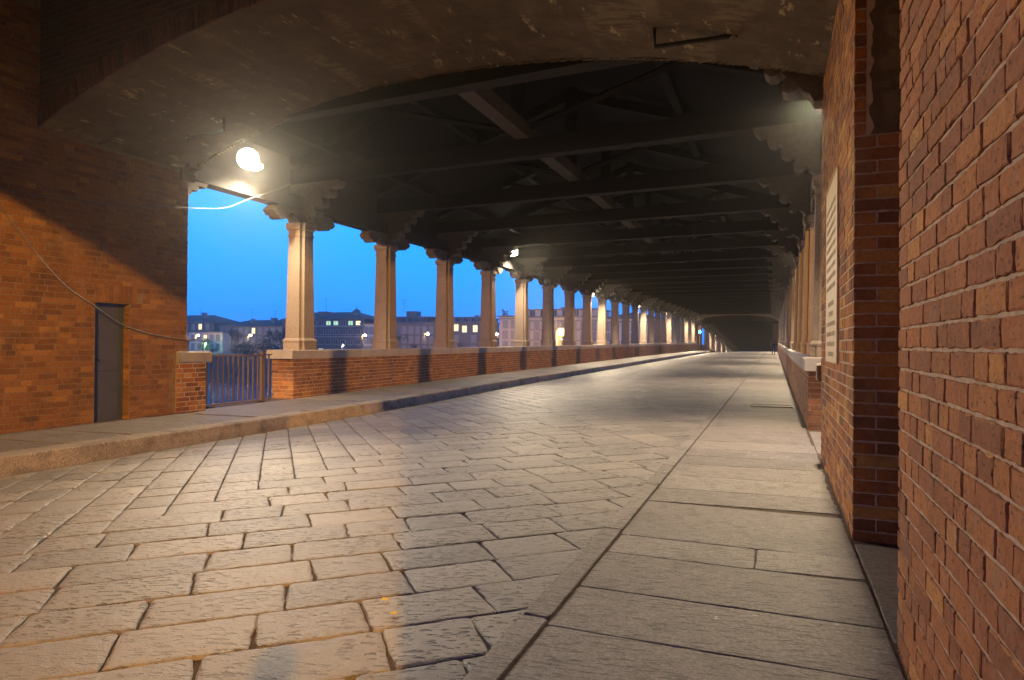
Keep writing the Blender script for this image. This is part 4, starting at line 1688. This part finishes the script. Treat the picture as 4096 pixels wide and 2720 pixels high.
person('person', 'person in dark clothes standing behind the viewpoint, casting a shadow onto the road', -0.20, -0.50, zR(0), 0.35, {k_: ((v_[0][0], v_[0][1] * (0.25 if k_[:3] in ('kne', 'ank') else 1), v_[0][2]), v_[1]) for k_, v_ in J.items()}, ED, cut)
BX, BY = -2.3, 128.0
bz = zroad(BX, BY)
bi = thing('bicycle', 'bicycle with a glowing red rear light beyond the crest of the road', 'bicycle', (BX, BY, bz))
for yy in (-0.52, 0.52):
    m = MB()
    m.tube([(0, yy + 0.33 * math.cos(a), 0.34 + 0.33 * math.sin(a)) for a in [2 * math.pi * k / 20 for k in range(21)]], 0.02, 6)
    w_ = m.build('wheel', M_RUBBER, bi)
    m = MB()
    for k in range(8):
        a = math.pi * k / 8
        m.tube([(0, yy + 0.31 * math.cos(a), 0.34 + 0.31 * math.sin(a)), (0, yy - 0.31 * math.cos(a), 0.34 - 0.31 * math.sin(a))], 0.003, 3)
    m.build('spokes', M_LAMPBODY, w_)
m = MB()
for a, b in (((0, -0.52, 0.34), (0, -0.05, 0.30)), ((0, -0.52, 0.34), (0, -0.17, 0.80)), ((0, -0.05, 0.30), (0, -0.20, 0.92)), ((0, -0.05, 0.30), (0, 0.40, 0.78)), ((0, -0.18, 0.82), (0, 0.38, 0.86)), ((0, 0.36, 0.95), (0, 0.52, 0.34))):
    m.tube([a, b], 0.018, 6)
m.build('frame', M_BLACKIRON, bi)
m = MB()
m.tube([(-0.28, 0.28, 1.0), (-0.2, 0.36, 1.02), (0.2, 0.36, 1.02), (0.28, 0.28, 1.0)], 0.014, 6)
m.build('handlebar', M_BLACKIRON, bi)
m = MB()
m.ball((0, -0.22, 0.95), (0.08, 0.14, 0.04), 8, 5)
m.build('saddle', M_RUBBER, bi)
m = MB()
m.ball((0, -0.42, 0.72), 0.045, 8, 5)
m.build('rear_light', mat_emit('lit_red_lamp', (1.0, 0.02, 0.02), 90), bi)
J2 = {'pelvis': ((0, -0.2, 1.02), (0.15, 0.12)), 'waist': ((0, -0.12, 1.18), (0.15, 0.11)), 'chest': ((0, 0.0, 1.40), (0.18, 0.13)), 'neckb': ((0, 0.06, 1.53), (0.09, 0.08)), 'neck': ((0, 0.08, 1.58), 0.055), 'head': ((0, 0.11, 1.66), (0.085, 0.10)), 'crown': ((0, 0.11, 1.76), (0.07, 0.08)),
      'hipL': ((-0.1, -0.17, 1.0), 0.10), 'kneeL': ((-0.12, 0.2, 0.80), 0.065), 'ankL': ((-0.12, 0.05, 0.44), 0.045), 'toeL': ((-0.12, 0.2, 0.40), 0.045),
      'hipR': ((0.1, -0.17, 1.0), 0.10), 'kneeR': ((0.12, 0.12, 0.62), 0.065), 'ankR': ((0.12, -0.08, 0.22), 0.045), 'toeR': ((0.12, 0.07, 0.18), 0.045),
      'shL': ((-0.19, 0.04, 1.49), 0.07), 'elL': ((-0.26, 0.16, 1.24), 0.05), 'wrL': ((-0.25, 0.29, 1.06), 0.04), 'haL': ((-0.25, 0.33, 1.03), 0.035),
      'shR': ((0.19, 0.04, 1.49), 0.07), 'elR': ((0.26, 0.16, 1.24), 0.05), 'wrR': ((0.25, 0.29, 1.06), 0.04), 'haR': ((0.25, 0.33, 1.03), 0.035)}
person('person', 'person in dark clothes riding a bicycle beyond the crest of the road', BX, BY, bz, 0, J2, ED, lambda c: 1 if c.z < 0.9 else (3 if c.z > 1.6 else 0))

# ================================================================== FAR BANK: HOUSES
W_PALE = mat_plain('pale_plaster', (0.52, 0.48, 0.42), 0.9, 0, 0.25, 0.6)
W_PINK = mat_plain('pinkish_plaster', (0.44, 0.36, 0.31), 0.9, 0, 0.2, 0.5)
W_DARK = mat_plain('dark_facade', (0.06, 0.06, 0.06), 0.9, 0, 0.4, 0.7)
W_MID = mat_plain('brown_facade', (0.13, 0.12, 0.115), 0.9, 0, 0.3, 0.6)
ROOF = mat_plain('old_roof_tiles', (0.12, 0.075, 0.055), 0.9, 0, 0.5, 2.0)
SHUT = mat_plain('grey_shutters', (0.22, 0.22, 0.21), 0.7, 0, 0.2, 4)
GLASS = mat_plain('dark_window_glass', (0.02, 0.025, 0.03), 0.1, 0, 0.2, 2)
LITW = mat_emit('warm_lit_window', (1.0, 0.80, 0.42), 1.5)
LITG = mat_emit('cool_lit_window', (0.55, 0.95, 0.62), 0.75)
FRAMEM = mat_plain('pale_window_frame', (0.22, 0.21, 0.20), 0.8, 0, 0.2, 5)
_wc = {}


def window(parent, x, yf, z, w, h, pane):
    key = (round(w, 2), round(h, 2))
    if key not in _wc:
        a = MB()
        t_ = 0.10
        for bx in ((-w / 2, w / 2, -h / 2, -h / 2 + t_), (-w / 2, w / 2, h / 2 - t_, h / 2), (-w / 2, -w / 2 + t_, -h / 2 + t_, h / 2 - t_), (w / 2 - t_, w / 2, -h / 2 + t_, h / 2 - t_), (-0.04, 0.04, -h / 2 + t_, h / 2 - t_)):
            a.box(bx[0], bx[1], -0.10, 0.03, bx[2], bx[3])
        a.box(-w / 2 - 0.1, w / 2 + 0.1, -0.18, 0.02, -h / 2 - 0.12, -h / 2 - 0.002)
        me = a.mesh('window')
        me.materials.append(FRAMEM)
        _wc[key] = me
    o = put('window', _wc[key], parent, (x, yf, z))
    a = MB()
    a.box(-w / 2 + 0.1, w / 2 - 0.1, -0.04, 0.02, -h / 2 + 0.1, h / 2 - 0.1)
    a.build('pane', pane, o)
    return o


def house(label, x0, x1, top, wall, wins, roof='flat', rh=1.6, Y=140.0, depth=11.0, base=-2.9, cat='house', over=0.5, lit={}, w=1.3, h=1.7, pane=SHUT, bands=(), chim=(), k=None, group='houses on the far bank'):
    t = at_origin('house', label, cat, group)
    k = k or Y / 140.0
    x0, x1, top = x0 * k, x1 * k, top * k
    zt, zb_ = top + ZC, base + ZC
    a = MB()
    a.box(x0, x1, Y, Y + depth, zb_, zt)
    a.build('wall', wall, t)
    a = MB()
    if roof == 'flat':
        a.box(x0 - over, x1 + over, Y - over, Y + depth + over, zt + 0.002, zt + 0.28)
    elif roof == 'hip':
        r = min(depth / 2, (x1 - x0) / 2 - 0.5)
        a.loft([[(x0 - over, Y - over, zt + 0.002), (x1 + over, Y - over, zt + 0.002), (x1 + over, Y + depth + over, zt + 0.002), (x0 - over, Y + depth + over, zt + 0.002)],
                [(x0 - over, Y - over, zt + 0.15), (x1 + over, Y - over, zt + 0.15), (x1 + over, Y + depth + over, zt + 0.15), (x0 - over, Y + depth + over, zt + 0.15)],
                [(x0 + r, Y + depth / 2 - .2, zt + rh), (x1 - r, Y + depth / 2 - .2, zt + rh), (x1 - r, Y + depth / 2 + .2, zt + rh), (x0 + r, Y + depth / 2 + .2, zt + rh)]])
    ro = a.build('roof', ROOF if roof == 'hip' else W_MID, t)
    for (cx, cz, cw) in chim:
        a = MB()
        a.box(cx * k - cw / 2, cx * k + cw / 2, Y + 2, Y + 2 + cw, zt, cz * k + ZC)
        a.box(cx * k - cw / 2 - .12, cx * k + cw / 2 + .12, Y + 1.88, Y + 2.12 + cw, cz * k + ZC + 0.002, cz * k + ZC + 0.15)
        a.build('chimney', W_MID, ro)
    for i, (xx, zz) in enumerate(wins):
        window(t, xx * k, Y, zz * k + ZC, w, h, lit.get(i, pane))
    for z, d in bands:
        a = MB()
        a.box(x0 - d, x1 + d, Y - d, Y - 0.002, z * k + ZC - 0.15, z * k + ZC + 0.15)
        a.build('cornice', FRAMEM, t)
    return t


grid = lambda x0, x1, n, zs: [(lerp(x0, x1, (i + 0.5) / n), z) for z in zs for i in range(n)]
house('dark hip-roofed house behind the lamp beside the granite block', -166, -141, 5.2, W_DARK, grid(-165, -142, 9, (4.2, 1.8, -0.6)), 'hip', 2.4, lit={3: LITW, 7: LITW}, chim=((-147, 8.0, 1.0),))
house('pale lower house half hidden by the big bare tree', -150, -138, 2.6, W_PALE, grid(-149.5, -138.5, 5, (1.2, -1.2)), 'flat', Y=137.0, lit={2: LITW})
house('long brown house behind the small dark trees', -139, -117, 4.2, W_MID, grid(-137, -118, 9, (3.1, 0.7, -1.4)), 'hip', 1.9, lit={4: LITW}, chim=((-123, 6.4, 1.2), (-130, 6.2, 0.8)))
house('tall dark house with a hipped roof and lit attic windows', -118, -93.6, 5.9, W_DARK, grid(-111.5, -94, 8, (5.0, 2.8, 0.3, -1.9)), 'hip', 2.1,
      lit={3: LITG, 4: LITG, 6: LITG, 7: LITW, 26: LITW}, w=1.5, h=1.2, pane=GLASS, bands=((4.2, 0.5), (1.6, 0.5)), chim=((-98, 7.2, 1.2), (-107.5, 7.9, 2.2)))
house('low pale house with a white eave line between two taller ones', -94, -88.8, 4.7, W_PALE, grid(-93.5, -89, 3, (3.2, 0.8, -1.4)), 'flat', 1.0, chim=((-89.6, 6.4, 0.9),))
house('grey house with a set-back top storey and roof dishes', -88.8, -73.4, 4.9, W_MID, grid(-83, -74, 5, (3.3, 1.0, -1.2)), 'flat', 1.0, chim=())
house('dark set-back top storey with a water tank on its roof', -88, -75.2, 6.2, W_DARK, grid(-87, -76, 6, (5.5,)), 'flat', Y=142.5, base=4.0, chim=((-81.5, 7.7, 2.6),), pane=GLASS)
house('bluish house with three brightly lit windows', -72.4, -62.3, 4.9, W_MID, [(-68.4, 3.8), (-66.3, 3.5), (-63.6, 3.6), (-70.5, 3.6), (-68.4, 1.3), (-64, 1.3), (-68.4, -1), (-64, -1)], 'flat', 1.0, lit={0: LITW, 1: LITW, 2: LITW}, chim=((-64.2, 6.6, 0.7),))
house('dark set-back roof storey above the three lit windows', -70, -62.5, 6.0, W_MID, grid(-69, -63, 3, (5.5,)), 'flat', Y=143.0, base=4.0, pane=GLASS)
house('pale pink house with grey shutters in two columns', -57.6, -52.6, 6.2, W_PINK, grid(-57.2, -53.2, 2, (4.6, 2.3, 0.0)), 'flat', 1.0, Y=138.0, bands=((5.8, 0.2),))
house('wide pink apartment house behind the brightest lamp', -52.4, -34.5, 6.0, W_PINK, grid(-52, -35, 8, (4.4, 2.1, -0.2)), 'flat', 1.0, bands=((5.3, 0.35), (3.3, 0.35), (1.0, 0.35)), chim=((-43, 8.2, 1.6), (-50.6, 7.6, 1.6)))
house('pink attic storey set back over the wide apartment house', -52, -35, 7.6, W_PINK, grid(-51, -36, 6, (6.8,)), 'flat', Y=141.5, base=5.0, pane=GLASS)
house('pale end house glimpsed between the farther columns', -34.2, -22, 5.6, W_PALE, grid(-34, -22.5, 6, (4.0, 1.8, -0.4)), 'hip', 1.6, bands=((5.0, 0.3),))
# bell tower far behind the roofs
bt = at_origin('bell_tower', 'small domed bell tower rising behind the dark hipped roof', 'bell tower')
k = 215 / 140.0
bx, bh = -95.7 * k, ZC
m = MB()
m.box(bx - 2.2, bx + 2.2, 213, 217.4, -3 + ZC, 6.4 * k + bh)
m.box(bx - 2.6, bx + 2.6, 212.6, 217.8, 6.4 * k + bh + .01, 6.4 * k + bh + 0.4)
m.build('tower', W_MID, bt)
m = MB()
for a in range(8):
    an = a * math.pi / 4
    m.tube([(bx + 1.2 * math.cos(an), 215.2 + 1.2 * math.sin(an), 6.4 * k + bh + .4), (bx + 1.2 * math.cos(an), 215.2 + 1.2 * math.sin(an), 7.6 * k + bh)], 0.22, 5)
m.build('lantern', W_MID, bt)
m = MB()
for zz, r in ((7.6, 1.6),):
    m.loft([[(bx + r * f * math.cos(a), 215.2 + r * f * math.sin(a), zz * k + bh + d) for a in [2 * math.pi * q_ / 10 for q_ in range(10)]] for f, d in ((1, 0), (1, .2), (.85, .7), (.5, 1.1), (.08, 1.4), (.06, 2.6))])
m.build('dome', ROOF, bt)
# roof aerials
for xx, z0, z1, yy, lab in ((-104.6, 7.6, 11.3, 143, 'tall thin roof aerial above the dark hipped house'), (-120.5, 5.9, 8.3, 144, 'thin roof aerial above the brown house, near the granite column'), (-128, 5.5, 8.8, 144, 'thin roof aerial just past the big bare tree'),
                           (-82.3, 7.8, 10.6, 144, 'roof aerial beside the water tank'), (-71, 5.0, 8.6, 143, 'left one of two roof aerials by the three lit windows'), (-69.4, 5.0, 7.8, 143, 'right one of two roof aerials by the three lit windows'), (-145.8, 7.9, 9.2, 144, 'short roof aerial on the house by the granite block')):
    kk = yy / 140
    t = at_origin('roof_aerial', lab, 'aerial', 'roof aerials on the far bank')
    m = MB()
    m.tube([(xx * kk, yy, z0 * kk + ZC - 0.6), (xx * kk, yy, z1 * kk + ZC)], 0.045, 4)
    m.tube([(xx * kk - 0.7, yy, z1 * kk + ZC - 0.15), (xx * kk + 0.7, yy, z1 * kk + ZC - 0.15)], 0.035, 4)
    m.tube([(xx * kk - 0.5, yy, z1 * kk + ZC - 0.9), (xx * kk + 0.5, yy, z1 * kk + ZC - 0.9)], 0.03, 4)
    m.build('mast', M_BLACKIRON, t)

house('row of tall houses added behind the viewpoint to shut out sky light', -34, 22, 9.0, W_DARK, [(-30 + 5 * i, z) for i in range(10) for z in (6, 2.5)], 'hip', 3.0, Y=-32.0, base=-1.5, depth=10.0, k=1.0, group='houses added behind the viewpoint')  # unseen row, added to keep dusk sky light out of the entrance arch
# ================================================================== TREES
M_TWIG = mat_plain('bare_twigs', (0.055, 0.045, 0.038), 0.95, 0, 0.3, 3)
M_LEAF = mat_plain('dark_evergreen', (0.030, 0.050, 0.028), 0.9, 0, 0.5, 3)


def bare_tree(label, x, y, z, h, spread, seed, depth=6, name='bare_tree'):
    q = random.Random(seed)
    t = at_origin(name, label, 'tree')
    tr, cr = MB(), MB()

    def grow(p, d, l, r, lev):
        n_ = 3
        pts = [p]
        dd = d.copy()
        for i in range(n_):
            dd = (dd + Vector((q.uniform(-.13, .13), q.uniform(-.13, .13), q.uniform(-.02, .12)))).normalized()
            pts.append(pts[-1] + dd * l / n_)
        (tr if lev == 0 else cr).tube(pts, [lerp(r, r * 0.6, i / n_) for i in range(n_ + 1)], 7 if lev == 0 else 3)
        if lev >= depth:
            return
        kids = q.choice([3, 4, 4]) if lev < 3 else q.choice([3, 3, 4])
        for c in range(kids):
            f = q.uniform(0.45, 1.0) if lev else q.uniform(0.6, 1.0)
            b = pts[min(n_, int(f * n_))]
            a = 2 * math.pi * (c + q.uniform(-.3, .3)) / kids + lev
            side = Vector((math.cos(a), math.sin(a), 0))
            nd = (dd * q.uniform(0.8, 1.2) + side * spread * q.uniform(0.6, 1.15) + Vector((0, 0, 0.18))).normalized()
            grow(b, nd, l * q.uniform(0.62, 0.82), r * 0.52, lev + 1)
    grow(Vector((x, y, z)), Vector((0, 0, 1)), h * 0.27, h * 0.026, 0)
    tr.build('trunk', M_TWIG, t)
    cr.build('crown', M_TWIG, t)
    return t


def leafy(label, x, y, z, h, w, seed, n=900, name='evergreen_tree', taper=False):
    q = random.Random(seed)
    t = at_origin(name, label, 'tree')
    m_ = MB()
    m_.tube([(x, y, z), (x, y, z + h * 0.45)], [w * 0.07, w * 0.04], 6)
    m_.build('trunk', M_TWIG, t)
    m_ = MB()
    cl = [(q.gauss(0, .5), q.gauss(0, .5), q.uniform(0.2, 0.95)) for _ in range(14)]
    for _ in range(n):
        c = q.choice(cl)
        k_ = (1 - c[2] * 0.7) if taper else math.sin(math.pi * min(0.95, max(0.12, c[2] * 0.85 + .1)))
        px = x + (c[0] * 0.62 + q.gauss(0, .22)) * w * 0.5 * k_ * 1.6
        py = y + (c[1] * 0.62 + q.gauss(0, .22)) * w * 0.5 * k_ * 1.6
        pz = z + h * (c[2] + q.gauss(0, .07))
        s = q.uniform(0.14, 0.3)
        a, b = Vector((q.uniform(-1, 1), q.uniform(-1, 1), q.uniform(-1, 1))).normalized(), Vector((q.uniform(-1, 1), q.uniform(-1, 1), q.uniform(-1, 1))).normalized()
        P = Vector((px, py, pz))
        m_.add([P + a * s, P + b * s, P - a * s, P - b * s], [(0, 1, 2, 3)])
    m_.build('crown', M_LEAF, t)
    return t


k = 131 / 140.0
bare_tree('big round bare tree on the far bank between granite block and first column', -133.5 * k, 131, -2.9 + ZC, 11.2, 0.62, 3, 6)
bare_tree('small bare tree on the far bank below the three lit windows', -67.5 * k, 131, -2.9 + ZC, 6.0, 0.6, 5, 5)
bare_tree('small bare tree on the far bank beside the lamp before the third column', -79.5 * k, 131, -2.9 + ZC, 5.6, 0.6, 8, 5)
leafy('round dark bush-like tree on the far bank left of the first column', -121.5 * k, 131, -2.9 + ZC, 5.6, 5.5, 11)
leafy('small round dark tree half hidden by the first column', -116.2 * k, 131, -2.9 + ZC, 5.8, 4.5, 12)
leafy('sunken dark shrub mass at the far bank right of the big bare tree', -127 * k, 128, -3.2 + ZC, 3.2, 6.5, 14, name='shrub')
leafy('pale lit tree under the greenish lamp on the far bank', -145.8 * k, 132.5, -2.9 + ZC, 3.6, 3.4, 15, 600)
leafy('dark conifer top rising behind the pale pink house', -56.6 * 146 / 140, 146, -2 + ZC, 10.4, 3.6, 16, 700, 'conifer_tree', True)
leafy('dark tree mass left of the second column on the far bank', -87.0 * k, 131, -2.9 + ZC, 7.2, 5.0, 17)

# ================================================================== a few fallen leaves and scraps on the road
for x, y, lab, rz in ((-1.72, 2.86, 'small yellow leaf on the road, nearest of two', 0.4), (-1.86, 3.0, 'small yellow leaf on the road, farther of two', 1.7)):
    m = MB()
    z = zroad(x, y) + 0.014
    m.add([(x + 0.022 * math.cos(rz + a), y + 0.022 * math.sin(rz + a), z + 0.004 * (i % 2)) for i, a in enumerate((0, .9, 2.2, 3.1, 4.1, 5.4))], [(0, 1, 2, 3, 4, 5)])
    o = m.build('leaf', mat_plain('yellow_leaf', (0.5, 0.36, 0.02), 0.8, 0, 0.1, 5))
    o['label'] = lab
    o['category'] = 'leaf'

# ================================================================== HAZE over the river
m = MB()
m.box(-430, 170, -125, 425, -10.8 + ZC, 16.0 + ZC)
hz = bpy.data.materials.new('river_mist')
hz.use_nodes = True
n = hz.node_tree
n.nodes.clear()
o_ = n.nodes.new('ShaderNodeOutputMaterial')
v = n.nodes.new('ShaderNodeVolumePrincipled')
v.inputs['Color'].default_value = (0.95, 0.95, 0.95, 1)
v.inputs['Density'].default_value = HAZE_DENSITY
v.inputs['Anisotropy'].default_value = 0.88
n.links.new(v.outputs[0], o_.inputs['Volume'])
hz_o = m.build('haze', hz, kind='stuff')
